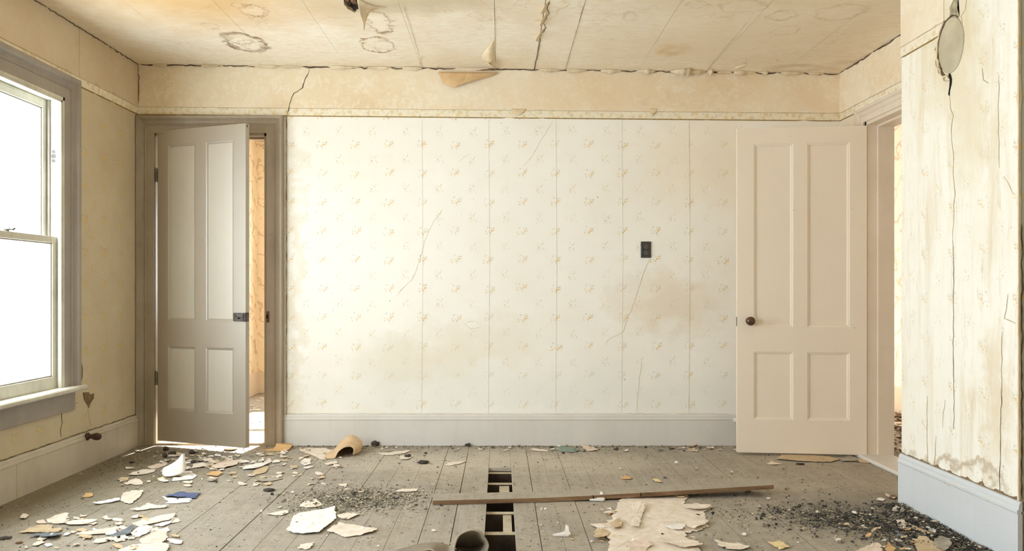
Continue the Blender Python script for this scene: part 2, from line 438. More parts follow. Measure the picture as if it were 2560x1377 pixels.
M['wall_hall'] = wallpaper('branch_paper_hall', 'y', 0, 0, (250, 244, 232), (238, 224, 204), 1.0, mott=0.5, branch=True)

def glass_mat():
    m = bpy.data.materials.new('window_glass'); m.use_nodes = True
    t = m.node_tree; t.nodes.clear()
    o = t.nodes.new('ShaderNodeOutputMaterial'); mx = t.nodes.new('ShaderNodeMixShader')
    tr = t.nodes.new('ShaderNodeBsdfTransparent'); gl = t.nodes.new('ShaderNodeBsdfGlossy')
    tr.inputs[0].default_value = (0.97, 0.985, 0.97, 1); gl.inputs['Roughness'].default_value = 0.05
    mx.inputs[0].default_value = 0.06
    t.links.new(tr.outputs[0], mx.inputs[1]); t.links.new(gl.outputs[0], mx.inputs[2]); t.links.new(mx.outputs[0], o.inputs[0])
    return m
M['glass'] = glass_mat()

def cloth_mat():
    g = G('ribbed_taupe_carpet', 0.95, 0.1)
    uv = g.n('ShaderNodeUVMap').outputs[0]
    w = g.n('ShaderNodeTexWave'); w.inputs['Scale'].default_value = 1.0; w.bands_direction = 'Y'
    w.inputs['Distortion'].default_value = 0.6
    g.L(g.scale(uv, (1, 26, 1)), w.inputs['Vector'])
    n1 = g.noise(30, 5, 0.7)[0]
    c = g.mix(g.map(w.outputs[1], 0.2, 0.8), rgb(168, 153, 132), rgb(216, 203, 182))
    c = g.mix(g.map(n1, 0.4, 0.7, 0, 0.45), c, rgb(220, 208, 188))
    g.col(c); g.bump(w.outputs[1], 0.8, 0.006)
    return g.m
M['cloth'] = cloth_mat()

PAPER = {'cream': ((236, 226, 213), (216, 202, 184)), 'white': ((244, 242, 238), (226, 220, 212)), 'pink': ((232, 216, 202), (212, 192, 174)),
         'tan': ((212, 192, 160), (188, 166, 134)), 'orange': ((222, 184, 134), (198, 160, 112)), 'blue': ((104, 114, 150), (78, 86, 114)),
         'slate': ((132, 138, 142), (100, 105, 110)), 'green': ((150, 166, 152), (126, 144, 132)), 'yellow': ((236, 216, 170), (214, 192, 146)),
         'grey': ((182, 174, 162), (150, 142, 130)), 'dark': ((84, 78, 70), (58, 54, 50)), 'brown': ((132, 104, 80), (96, 74, 56))}
for k, (a, b) in PAPER.items(): M['p_' + k] = plain('paper_' + k, a, 0.85, b, 18, 0.2, 0.2)

# ------------------------------------------------------------------ structure: walls
def wall(name, boxes, mat, parent=None):
    bm = bmesh.new()
    for b in boxes: box(bm, *b)
    return tag(bmo(name, bm, mat, parent), kind='structure') if parent is None else bmo(name, bm, mat, parent)

HB = 2.62      # wall tops, above the ceiling skin
# back wall with the doorway (opening X -2.33..-1.573, to Z 2.115)
DX0, DX1, DZ = -2.33, -1.573, 2.105
wall_back = wall('wall_back', [(XL - .15, DX0, YB, YB + .13, -.02, HB), (DX0, DX1, YB, YB + .13, DZ, HB), (DX1, XR + .13, YB, YB + .13, -.02, HB)], M['wall_back'])
# left wall with two sash windows
WY0, WY1, WZ0, WZ1 = 3.30, 4.45, 0.50, 2.117
VY0, VY1 = 0.7, 2.3
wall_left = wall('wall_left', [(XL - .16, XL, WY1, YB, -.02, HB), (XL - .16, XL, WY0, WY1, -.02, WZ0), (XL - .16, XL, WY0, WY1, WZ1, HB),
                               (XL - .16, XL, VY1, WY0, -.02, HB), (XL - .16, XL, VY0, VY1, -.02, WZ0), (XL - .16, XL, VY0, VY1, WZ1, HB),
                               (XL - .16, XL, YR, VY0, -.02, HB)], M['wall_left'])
# right wall with the doorway (Y 4.12..4.95)
RY0, RY1, RZ = 4.20, 5.022, 2.10
wall_right = wall('wall_right', [(XR, XR + .16, RY1, YB, -.02, HB), (XR, XR + .16, RY0, RY1, RZ, HB), (XR, XR + .16, YN1, RY0, -.02, HB)], M['wall_right'])
# chimney breast: side face towards the room, and the face towards the camera
wall_breast = wall('wall_breast', [(XN, XR + .4, YN0 + .002, YN1, -.02, HB)], M['wall_near'])
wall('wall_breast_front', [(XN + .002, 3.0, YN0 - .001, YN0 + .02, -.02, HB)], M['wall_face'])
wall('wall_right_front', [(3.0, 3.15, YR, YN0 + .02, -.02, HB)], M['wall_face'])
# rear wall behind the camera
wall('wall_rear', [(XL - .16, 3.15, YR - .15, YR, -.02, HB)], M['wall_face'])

# room beyond the left doorway
BX0, BX1, BY1 = -2.475, -0.6, 8.15
SX0, SX1, SZ0, SZ1 = -1.95, -0.95, 0.75, 1.95           # its sunny window
wall('wall_far_room_left', [(BX0 - .14, BX0, YB + .13, BY1 + .14, -.02, HB)], M['wall_rooms'])
wall('wall_far_room_right', [(BX1, BX1 + .14, YB + .13, BY1 + .14, -.02, HB)], M['wall_rooms'])
wall('wall_far_room_back', [(BX0 - .14, SX0, BY1, BY1 + .14, -.02, HB), (SX1, BX1 + .14, BY1, BY1 + .14, -.02, HB), (SX0, SX1, BY1, BY1 + .14, -.02, SZ0), (SX0, SX1, BY1, BY1 + .14, SZ1, HB)],
     wallpaper('branch_paper_far', 'x', 0, 0, (244, 230, 206), (232, 208, 174), 1.0, mott=0.5, branch=True))
boxo('ceiling_far_room', (BX0 - .14, BX1 + .14, YB + .13, BY1 + .14, 2.56, 2.66), M['plaster'])['kind'] = 'structure'
tag(boxo('baseboard_far_room_left', (BX0, BX0 + .02, YB + .13, BY1, 0, .215), M['trim_cream']), kind='structure')
tag(boxo('baseboard_far_room_back', (BX0 + .02, BX1, BY1 - .02, BY1, 0, .215), M['trim_cream']), kind='structure')
# hall beyond the right doorway
HX1 = 3.43
wall('wall_hall_right', [(HX1, HX1 + .14, 3.08, 6.2, -.02, HB), (HX1, HX1 + .14, 7.6, 9.1, -.02, HB), (HX1, HX1 + .14, 6.2, 7.6, -.02, HB)], M['wall_hall'])
wall('wall_hall_left', [(XR, XR + .13, YB + .13, 9.1, -.02, HB)], M['wall_hall'])
wall('wall_hall_back', [(XR, 2.6, 9.0, 9.14, -.02, HB), (3.3, HX1, 9.0, 9.14, -.02, HB), (2.6, 3.3, 9.0, 9.14, -.02, .4), (2.6, 3.3, 9.0, 9.14, 2.2, HB)], M['wall_hall'])
boxo('ceiling_hall', (XR + .13, HX1 + .14, 3.08, 9.14, 2.56, 2.66), M['plaster'])['kind'] = 'structure'
tag(boxo('baseboard_hall', (HX1 - .02, HX1, 3.08, 9.0, 0, .215), M['trim_cream']), kind='structure')
wall('wall_hall_front', [(XR + .4, HX1 + .14, 3.07, 3.2, -.02, HB)], M['wall_hall'])

portal((XL - .17, (WY0 + WY1) / 2, (WZ0 + WZ1) / 2), (0, -math.pi / 2, 0), WZ1 - WZ0, WY1 - WY0)
portal((XL - .17, (VY0 + VY1) / 2, (WZ0 + WZ1) / 2), (0, -math.pi / 2, 0), WZ1 - WZ0, VY1 - VY0)
portal(((SX0 + SX1) / 2, BY1 + .15, (SZ0 + SZ1) / 2), (-math.pi / 2, 0, 0), SX1 - SX0, SZ1 - SZ0)
portal((2.95, 9.15, 1.3), (-math.pi / 2, 0, 0), .7, 1.8)

# ------------------------------------------------------------------ ceiling: slab and its strips of paper
HCX, HCY, HRX, HRY = -0.772, 4.205, 0.047, 0.118                     # the round hole left by a lamp
def ceil_slab(name, x0, x1, y0, y1, mat):
    V = []
    for (x, y) in ((x0, y0), (x1, y0), (x1, y1), (x0, y1)): V.append((x, y, zc(x) + .004))
    for (x, y) in ((x0, y0), (x1, y0), (x1, y1), (x0, y1)): V.append((x, y, zc(x) + .05))
    return V, [(0, 1, 2, 3), (7, 6, 5, 4), (0, 4, 5, 1), (1, 5, 6, 2), (2, 6, 7, 3), (3, 7, 4, 0)]
ceiling = empty('ceiling', kind='structure')
bm = bmesh.new()
for (a, b, c, d) in ((XL - .15, HCX - .06, YR - .15, YB + .1), (HCX + .06, 3.15, YR - .15, YB + .1), (HCX - .06, HCX + .06, YR - .15, HCY - .135), (HCX - .06, HCX + .06, HCY + .135, YB + .1)):
    V, Fs = ceil_slab('', a, b, c, d, None)
    vv = [bm.verts.new(v) for v in V]
    for f in Fs: bm.faces.new([vv[i] for i in f])
bmo('plaster_slab', bm, M['plaster'], ceiling)
seams = [XL + .001, -1.98, -1.50, -1.03, -.53, -.03, .235, .44, .93, 1.39, 1.90, XR - .001]
for i in range(len(seams) - 1):
    a, b = seams[i], seams[i + 1]
    nx, ny = 8, 44
    gap = 0.0004 if i not in (5, 6) else 0.0016
    xs = [a + gap + (b - a - 2 * gap) * k / nx for k in range(nx + 1)]
    ys = [YR + (YB - .004 - YR) * k / ny for k in range(ny + 1)]
    if i == 3: xs = sorted(set(xs) | {HCX - .054, HCX + .054}); ys = sorted(set(ys) | {HCY - .128, HCY + .128})
    V, Fs = [], []
    for jy, y in enumerate(ys):
        for ix, x in enumerate(xs):
            e = 0
            if ix in (0, len(xs) - 1): e = 0.0004 * noise.noise(Vector((x * 3, y * 5, i))) + (0.003 if i in (5, 6) else .0006) * max(0, noise.noise(Vector((x, y * 2.2, i + 9))))
            xx = x + (abs(e) if ix == 0 else -abs(e) if ix == len(xs) - 1 else 0)
            sag = 0.0035 * noise.noise(Vector((x * 2.5, y * 1.8, 3.0))) + (0.004 * max(0, noise.noise(Vector((x * 2, y * 3, 11.0)))) if ix in (0, len(xs) - 1) else 0)
            V.append((xx, y, zc(x) - .002 - max(-.003, sag)))
    nn = len(xs)
    for jy in range(len(ys) - 1):
        for ix in range(nn - 1):
            if i == 3 and abs((ys[jy] + ys[jy + 1]) / 2 - HCY) < .128 and abs((xs[ix] + xs[ix + 1]) / 2 - HCX) < .054: continue
            q = jy * nn + ix
            Fs.append((q, q + nn, q + nn + 1, q + 1))
    raw('paper_strip', V, Fs, M['ceiling'], ceiling, smooth=True)
boxo('paper_strip_front', (XR, 2.999, YR, YN0, 2.506, 2.509), M['ceiling'], ceiling)
# light box
zt = zc(HCX)
lb = empty('ceiling_lamp_box', (HCX, HCY, zt), label='black round socket hole torn open in the ceiling paper', cat='ceiling fixture')
bm = bmesh.new()
n = 28
R1 = [bm.verts.new((HCX + HRX * .97 * math.cos(2 * math.pi * i / n) * (1 + .06 * math.sin(i * 2.3)), HCY + HRY * .97 * math.sin(2 * math.pi * i / n) * (1 + .06 * math.sin(i * 1.7)), zt - .0045)) for i in range(n)]
def sq(t, r):
    c_, s_ = math.cos(t), math.sin(t); k = 1 / max(abs(c_), abs(s_)); return (c_ * k * .062, s_ * k * .138)
R0 = [bm.verts.new((HCX + sq(2 * math.pi * i / n, .066)[0], HCY + sq(2 * math.pi * i / n, .066)[1], zt - .0035)) for i in range(n)]
R2 = [bm.verts.new((v.co.x, v.co.y, zt + .012)) for v in R1]
for i in range(n):
    j = (i + 1) % n
    bm.faces.new((R0[i], R0[j], R1[j], R1[i])); bm.faces.new((R1[i], R1[j], R2[j], R2[i]))
bmo('torn_paper_rim', bm, M['ceiling'], lb)
bm = bmesh.new()
lathe(bm, (HCX, HCY, zt + .10), (0, 0, -1), [(0, .050), (.095, .053), (.096, .050), (.01, .048)], 24)
for v in bm.verts: v.co.y = HCY + (v.co.y - HCY) * 2.3
bmo('metal_can', bm, M['iron'], lb, True)
bm = bmesh.new()
cyl(bm, (HCX + .014, HCY - .03, zt + .09), (HCX + .016, HCY - .045, zt - .004), .026, .022)
cyl(bm, (HCX - .022, HCY - .03, zt + .09), (HCX - .024, HCY - .05, zt + .002), .016, .015)
box(bm, HCX - .03, HCX + .035, HCY + .02, HCY + .03, zt + .01, zt + .09)
bmo('porcelain_socket', bm, M['rust'], lb, True)
bm = bmesh.new()
cyl(bm, (HCX - .03, HCY - .02, zt + .09), (HCX - .012, HCY + .025, zt - .004), .005, .005, 8)
bmo('wire', bm, M['hole'], lb, True)

# ------------------------------------------------------------------ sheets (curled papers) from control grids
def cr(p0, p1, p2, p3, t):
    return 0.5 * ((2 * p1) + (p2 - p0) * t + (2 * p0 - 5 * p1 + 4 * p2 - p3) * t * t + (3 * p1 - p0 - 3 * p2 + p3) * t ** 3)
def spl(P, n):
    out = []
    P = [Vector(p) for p in P]
    Q = [2 * P[0] - P[1]] + P + [2 * P[-1] - P[-2]]
    for i in range(len(P) - 1):
        for k in range(n): out.append(cr(Q[i], Q[i + 1], Q[i + 2], Q[i + 3], k / n))
    out.append(P[-1]); return out
def patch(name, rows, mat, parent=None, n=6, th=.0012, jag=0.0, smooth=True, seed=0):
    R = [spl(r, n) for r in rows]
    C = [spl([R[j][i] for j in range(len(R))], n) for i in range(len(R[0]))]
    nu, nv = len(C), len(C[0])
    V = [Vector(C[i][j]) for i in range(nu) for j in range(nv)]
    if jag:
        for i in range(nu):
            for j in range(nv):
                if i in (0, nu - 1) or j in (0, nv - 1):
                    p = V[i * nv + j]
                    inn = C[min(max(i, 1), nu - 2)][min(max(j, 1), nv - 2)]
                    V[i * nv + j] = p.lerp(Vector(inn), min(1, abs(noise.noise(p * 60 + Vector((seed, 0, 0)))) * jag * 2))
    Fs = [(i * nv + j, (i + 1) * nv + j, (i + 1) * nv + j + 1, i * nv + j + 1) for i in range(nu - 1) for j in range(nv - 1)]
    me = bpy.data.meshes.new(name); me.from_pydata([tuple(v) for v in V], [], Fs)
    uvl = me.uv_layers.new(name='UVMap')
    for p in me.polygons:
        for li in p.loop_indices:
            vi = me.loops[li].vertex_index; uvl.data[li].uv = ((vi // nv) / (nu - 1), (vi % nv) / (nv - 1))
    o = link(name, me, mat, parent, smooth)
    md = o.modifiers.new('thickness', 'SOLIDIFY'); md.thickness = th; md.offset = 0
    return o

def ribbon(name, pts, w, mat, nrm, parent, seed=0, jag=.5, step=.012, lift=.0012):
    """an irregular crack: a thin strip of varying width laid on the wall along pts"""
    nrm = Vector(nrm); P = []
    for a, b in zip(pts[:-1], pts[1:]):
        a, b = Vector(a), Vector(b); k = max(1, int((b - a).length / step))
        P += [a.lerp(b, i / k) for i in range(k)]
    P.append(Vector(pts[-1]))
    V, Fs = [], []
    for i, p in enumerate(P):
        t = (P[min(i + 1, len(P) - 1)] - P[max(i - 1, 0)]).normalized(); s = nrm.cross(t).normalized()
        p = p + s * noise.noise(p * 28 + Vector((seed, 3, 1))) * .007 * jag * 2
        ww = w * (0.35 + 0.9 * abs(noise.noise(p * 17 + Vector((0, seed, 5))))) * (0.25 + .75 * min(1, min(i, len(P) - 1 - i) / 3))
        V += [p + s * ww + nrm * lift, p - s * ww + nrm * lift, p + s * ww, p - s * ww]
        if i:
            q = 4 * i
            Fs += [(q - 4, q, q + 1, q - 3), (q - 4, q - 2, q + 2, q), (q - 3, q + 1, q + 3, q - 1)]
    return raw(name, V, Fs, mat, parent)

# ------------------------------------------------------------------ frieze and border papers
def band(name, fpt, us, lo, hi, mat, parent, th, nick=0.0, seed=0):
    """paper band on a wall: fpt(u, z, h) gives the world point"""
    V, Fs = [], []
    for u in us:
        dn = nick * max(0, noise.noise(Vector((u * 9, seed, 0))) - .25)
        for (z, h) in ((lo(u) + dn, 0), (lo(u) + dn, th), (hi(u), th), (hi(u), 0)): V.append(fpt(u, z, h))
    for i in range(len(us) - 1):
        for k in range(3): Fs.append((4 * i + k, 4 * i + k + 1, 4 * i + 5 + k, 4 * i + 4 + k))
    Fs += [(0, 1, 2, 3), (4 * len(us) - 1, 4 * len(us) - 2, 4 * len(us) - 3, 4 * len(us) - 4)]
    return raw(name, V, Fs, mat, parent)
def lsp(a, b, n): return [a + (b - a) * i / n for i in range(n + 1)]
fb = lambda u, z, h: (u, YB - h, z)
flw = lambda u, z, h: (XL + h, u, z)
fr_ = lambda u, z, h: (XR - h, u, z)
fn_ = lambda u, z, h: (XN - h, u, z)
BH = .052
for (par, fp, a, b, xx, sd) in ((wall_back, fb, XL, XR, None, 1), (wall_left, flw, YR, YB, XL, 2), (wall_right, fr_, YN1, YB, XR, 3), (wall_breast, fn_, 3.56, YN1, XN, 4)):
    zz = (lambda u: zb(u)) if xx is None else (lambda u, xx=xx: zb(xx))
    ct = (lambda u: zc(u) + .02) if xx is None else (lambda u, xx=xx: zc(xx) + .02)
    nseg = max(4, int((b - a) / .03))
    band('border_strip', fp, lsp(a, b, nseg), lambda u: zz(u) - BH, lambda u: zz(u) + .004, M['border'], par, .0030)
    band('border_edge_line', fp, lsp(a, b, nseg), lambda u: zz(u) - BH - .003, lambda u: zz(u) - BH + .003, M['border_edge'], par, .0036, .02, sd)
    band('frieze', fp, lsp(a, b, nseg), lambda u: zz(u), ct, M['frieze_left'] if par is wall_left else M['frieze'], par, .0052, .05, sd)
    band('picture_line', fp, lsp(a, b, nseg), lambda u: zz(u) - .0025, lambda u: zz(u) + .0010, M['crack_tan'], par, .0062, .0, sd)
# torn notches in the frieze's lower edge on the back wall
for (x0, x1) in ((1280, 1312), (1624, 1640)):
    p = [at(x0, 277, YB - .007), at(x0 + 2, 286, YB - .008), at((x0 + x1) / 2, 288, YB - .012), at(x1, 279, YB - .007)]
    q = [at(x0 - 2, 270, YB - .006), at(x0 + 8, 272, YB - .006), at((x0 + x1) / 2, 272, YB - .006), at(x1 + 4, 272, YB - .006)]
    patch('paper_tear', [q, p], M['curl_paper'], wall_back, 4)

# ------------------------------------------------------------------ mouldings
def u_frame(fp, u0, u1, v0, v1, prof, mat, parent, names=('casing_side', 'casing_side', 'casing_head'), bottom=None):
    """mitred casing around an opening; prof = [(outward, proud)...]; fp(u, v, h) -> world"""
    def run(nm, A, B):
        V = []; k = len(prof)
        for (d, h) in prof: V.append(fp(*A(d), h))
        for (d, h) in prof: V.append(fp(*B(d), h))
        Fs = [(i, i + 1, k + i + 1, k + i) for i in range(k - 1)] + [tuple(range(k)), tuple(range(2 * k - 1, k - 1, -1))]
        raw(nm, V, Fs, mat, parent)
    run(names[0], lambda d: (u0 - d, v0), lambda d: (u0 - d, v1 + d))
    run(names[1], lambda d: (u1 + d, v0), lambda d: (u1 + d, v1 + d))
    run(names[2], lambda d: (u0 - d, v1 + d), lambda d: (u1 + d, v1 + d))
CAS = [(0, 0), (0, .020), (.050, .020), (.051, .024), (.056, .028), (.062, .024), (.066, .022), (.078, .026), (.088, .034), (.092, .042), (.096, .046), (.108, .048), (.114, .044), (.114, 0)]

# trim of the left doorway
tr1 = empty('trim_1', (DX0, YB, 0), kind='structure')
u_frame(fb, DX0, DX1, 0, DZ, CAS, M['trim_door'], tr1)
for (a, b) in ((DX0 - .001, DX0 + .005), (DX1 - .018, DX1 + .001)): boxo('jamb', (a, b, YB - .004, YB + .134, 0, DZ), M['trim_door'], tr1)
boxo('head_jamb', (DX0, DX1, YB - .004, YB + .134, DZ - .018, DZ + .001), M['trim_door'], tr1)
boxo('door_stop', (DX0 + .018, DX1 - .018, YB + .045, YB + .058, DZ - .03, DZ - .018), M['trim_door'], tr1)
boxo('door_stop', (DX1 - .03, DX1 - .018, YB + .045, YB + .058, 0, DZ - .018), M['trim_door'], tr1)
boxo('threshold', (DX0, DX1, YB - .0, YB + .15, -.01, .012), M['joist'], tr1, .003)
bm = bmesh.new(); box(bm, DX1 + .0, DX1 + .020, YB - .0235, YB - .019, .83, .905, .001)
sp_ = bmo('strike_plate', bm, M['rust'], tr1)
boxo('strike_slot', (DX1 + .0, DX1 + .012, YB - .0245, YB - .0225, .855, .882), M['hole'], tr1)
# trim of the right doorway
tr2 = empty('trim_2', (XR, RY1, 0), kind='structure')
u_frame(fr_, RY0, RY1, 0, RZ, [(a * .75, b * .8) for a, b in CAS], M['trim_cream'], tr2)
boxo('jamb', (XR - .004, XR + .165, RY1 - .02, RY1 + .001, 0, RZ), M['trim_cream'], tr2)
boxo('jamb', (XR - .004, XR + .165, RY0 - .001, RY0 + .02, 0, RZ), M['trim_cream'], tr2)
boxo('head_jamb', (XR - .004, XR + .165, RY0, RY1, RZ - .02, RZ + .001), M['trim_cream'], tr2)
boxo('door_stop', (XR + .062, XR + .165, RY1 - .034, RY1 - .020, 0, RZ - .02), M['trim_cream'], tr2, .002)
boxo('door_stop', (XR + .062, XR + .165, RY0, RY1 - .034, RZ - .034, RZ - .020), M['trim_cream'], tr2)
boxo('threshold', (XR - .055, XR + .16, RY0 - .05, RY1 + .06, -.005, .020), M['base_grey'], tr2, .008)

# ------------------------------------------------------------------ baseboards
BP = [(0, 0), (.018, 0), (.018, .168), (.021, .172), (.021, .180), (.014, .186), (.014, .196), (.009, .206), (0, .208)]
def baseb(name, fp, a, b, mat, top=.208, n=1):
    k = top / .208; V = []; us = lsp(a, b, n)
    for u in us:
        for (h, z) in BP: V.append(fp(u, z * k, h))
    m = len(BP)
    Fs = [(i * m + j, i * m + j + 1, (i + 1) * m + j + 1, (i + 1) * m + j) for i in range(len(us) - 1) for j in range(m - 1)]
    Fs += [tuple(range(m)), tuple(range(len(V) - 1, len(V) - m - 1, -1))]
    return raw(name, V, Fs, mat)
bb = tag(baseb('baseboard_back', fb, DX1 + .114, XR, M['base_grey'], .2095), kind='structure')
bl = tag(baseb('baseboard_left', flw, YR, YB, M['base_left'], .21), kind='structure')
tag(baseb('baseboard_right', fr_, RY1 + .088, YB - .02, M['base_grey']), kind='structure')
bn = tag(baseb('baseboard_breast', fn_, YN0 - .022, YN1, M['base_blue'], .245), kind='structure')
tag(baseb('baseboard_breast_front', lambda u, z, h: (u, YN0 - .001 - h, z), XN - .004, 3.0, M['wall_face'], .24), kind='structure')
# shoe-gap shadow lines need no geometry; a joint in the left baseboard does
boxo('board_joint', (XL + .0175, XL + .0190, 4.012, 4.016, 0, .175), M['crack_tan'], bl)

# wooden door stops screwed to the baseboards
bm = bmesh.new()
p0 = Vector((XL + .018, 4.70, .188))
lathe(bm, p0, (1, -.12, 0), [(0, .022), (.006, .023), (.010, .016), (.026, .013), (.036, .016), (.050, .021), (.066, .022), (.080, .017), (.088, .006)], 20)
o = bmo('door_stop_peg', bm, M['peg'], None, True)
tag(o, 'dark brown turned wooden door stop sticking out of left baseboard', 'door stop')
bm = bmesh.new()
lathe(bm, (1.588, YB - .018, .172), (0, -1, 0), [(0, .020), (.006, .021), (.010, .012), (.05, .012), (.056, .018), (.07, .018), (.076, .006)], 18)
o = bmo('door_stop_peg', bm, M['base_grey'], None, True)
tag(o, 'pale painted door stop on back baseboard half hidden by cream door', 'door stop')

# ------------------------------------------------------------------ doors
def door(name, hinge, ang, W, H, T, z0, sx, panels, mat, hinges, pmat=None):
    """leaf in local coords: u from the hinge, t thickness (0 = face towards the room); sx mirrors u"""
    root = empty(name, (hinge[0], hinge[1], z0), kind='structure')
    ca, sa = math.cos(ang), math.sin(ang)
    ud = Vector((ca * sx, sa, 0)); td = Vector((sa * -sx, ca, 0)) if sx > 0 else Vector((sa, ca, 0))
    def w(u, t, z): return Vector((hinge[0], hinge[1], z0)) + ud * u + td * t + Vector((0, 0, z))
    def bx(nm, u0, u1, t0, t1, za, zb_, m=mat, par=root, bev=0):
        bm = bmesh.new(); box(bm, u0, u1, t0, t1, za, zb_, bev=bev)
        for v in bm.verts: v.co = w(*v.co)
        return bmo(nm, bm, m, par)
    us = sorted({0, W, *[x for p in panels for x in p[:2]]}); zs = sorted({0, H, *[x for p in panels for x in p[2:]]})
    bx('stile', us[0], us[1], 0, T, 0, H); bx('stile', us[4], us[5], 0, T, 0, H)
    bx('rail', us[1], us[4], 0, T, zs[0], zs[1]); bx('rail', us[1], us[4], 0, T, zs[2], zs[3]); bx('rail', us[1], us[4], 0, T, zs[4], zs[5])
    bx('mullion', us[2], us[3], 0, T, zs[1], zs[2]); bx('mullion', us[2], us[3], 0, T, zs[3], zs[4])
    for (a, b, c, d) in panels:
        pn = bx('panel', a + .012, b - .012, .011, T - .011, c + .012, d - .012, pmat or mat)
        V, Fs = [], []
        pr = [(0, 0), (.003, .0025), (.012, .0055), (.017, .0125)]
        for side in (0, 1):
            off = len(V)
            for (i, t) in pr:
                tt = t if side == 0 else T - t
                V += [w(a + i, tt, c + i), w(b - i, tt, c + i), w(b - i, tt, d - i), w(a + i, tt, d - i)]
            for k in range(len(pr) - 1):
                for q in range(4): Fs.append((off + 4 * k + q, off + 4 * k + (q + 1) % 4, off + 4 * k + 4 + (q + 1) % 4, off + 4 * k + 4 + q))
        raw('panel_moulding', V, Fs, mat, pn)
    for hz in hinges:
        bm = bmesh.new()
        p = w(-.006, -.006, hz)
        cyl(bm, p + Vector((0, 0, -.045)), p + Vector((0, 0, .045)), .0065, None, 12)
        cyl(bm, p + Vector((0, 0, .045)), p + Vector((0, 0, .052)), .0045, .003, 10)
        box(bm, p.x - .016, p.x + .012, p.y + .002, p.y + .008, p.z - .045, p.z + .045)
        bmo('hinge', bm, M['hinge'], root)
    return root, w, bx

W1 = math.hypot(.676, .256); a1 = -math.atan2(.256, .676)
d1, w1, bx1 = door('door_1', (-2.312, YB - .004, 0), a1, W1, 2.088, .036, .032, 1,
                   [(.089, .318, .210, .640), (.400, .628, .210, .640), (.089, .318, .812, 1.990), (.400, .628, .812, 1.990)], M['door_grey'], (.42, 1.79), M['door_grey_panel'])
# surface rim lock on the left door
lk = bx1('rim_lock', W1 - .088, W1 - .006, -.016, .001, .815, .868, M['iron'], d1, .003)
for (u, z, r) in ((W1 - .070, .850, .008), (W1 - .030, .838, .006)):
    bm = bmesh.new(); cyl(bm, w1(u, -.019, z), w1(u, -.010, z), r, None, 14); bmo('lock_spindle', bm, M['rust'], lk, True)
bx1('keyhole_slot', W1 - .048, W1 - .036, -.0175, -.0155, .828, .842, M['hole'], lk)
bx1('latch_plate', W1 - .008, W1 + .003, -.010, .030, .812, .870, M['iron'], lk, .001)
bx1('latch_bolt', W1 - .004, W1 + .008, .004, .018, .845, .862, M['rust'], lk, .001)
bx1('top_edge_notch', W1 - .006, W1 + .0008, .010, .02, 2.066, 2.08, M['crack_dark'], d1)

W2 = math.hypot(.7835, .088); a2 = math.atan2(.088, .7835)
d2, w2, bx2 = door('door_2', (2.2925, 4.995 - .0, 0), a2, W2, 2.058, .036, .017, -1,
                   [(.102, .358, .2105, .640), (.445, .686, .2105, .640), (.102, .358, .796, 1.957), (.445, .686, .796, 1.957)], M['door_cream'], ())
kc = w2(W2 - .075, 0, .835)
tdir = (w2(0, -1, 0) - w2(0, 0, 0)).normalized()
bm = bmesh.new(); lathe(bm, kc, tdir, [(0, .024), (.003, .024), (.005, .012), (.022, .010), (.026, .018), (.034, .0265), (.044, .029), (.054, .0255), (.061, .015), (.063, .004)], 26)
kn = bmo('door_knob', bm, M['knob'], d2, True); kn['label'] = 'glossy brown ceramic knob'
bx2('latch_plate', W2 - .002, W2 + .0015, .008, .028, .80, .86, M['iron'], d2)

# ------------------------------------------------------------------ window on the left wall
win = empty('window_1', (XL, WY0, WZ0), kind='structure')
CW = [(0, 0), (0, .022), (.060, .022), (.062, .027), (.068, .032), (.075, .026), (.080, .026), (.092, .034), (.098, .044), (.104, .050), (.122, .052), (.128, .046), (.128, 0)]
u_frame(flw, WY0, WY1, WZ0, WZ1, CW, M['trim'], win)
XO = XL - .16
for (a, b) in ((WY0 - .001, WY0 + .016), (WY1 - .016, WY1 + .001)):
    boxo('jamb', (XO, XL + .022, a, b, WZ0, WZ1), M['sash'], win)
boxo('head_jamb', (XO, XL + .022, WY0, WY1, WZ1 - .016, WZ1 + .001), M['sash'], win)
boxo('jamb_sill', (XO - .03, XL + .0, WY0, WY1, WZ0 - .03, WZ0 + .004), M['sash'], win)
for (a, b, t) in ((WY1 - .030, WY1 - .016, .03), (WY0 + .016, WY0 + .030, .03)):
    boxo('inner_stop', (XL + .000, XL + .019, a, b, WZ0, WZ1 - .016), M['sash'], win, .003)
    boxo('parting_bead', (XL - .058, XL - .048, a + .002, b - .002, WZ0, WZ1 - .016), M['trim'], win)
boxo('inner_stop', (XL + .000, XL + .019, WY0 + .016, WY1 - .016, WZ1 - .030, WZ1 - .016), M['sash'], win)
bm = bmesh.new(); box(bm, XL - .02, XL + .075, WY0 - .15, WY1 + .155, WZ0 - .022, WZ0 + .006, .007)
bmo('stool', bm, M['sash'], win)
boxo('apron', (XL, XL + .020, WY0 - .12, WY1 + .118, WZ0 - .135, WZ0 - .022), M['trim'], win, .003)
ZM = 1.325
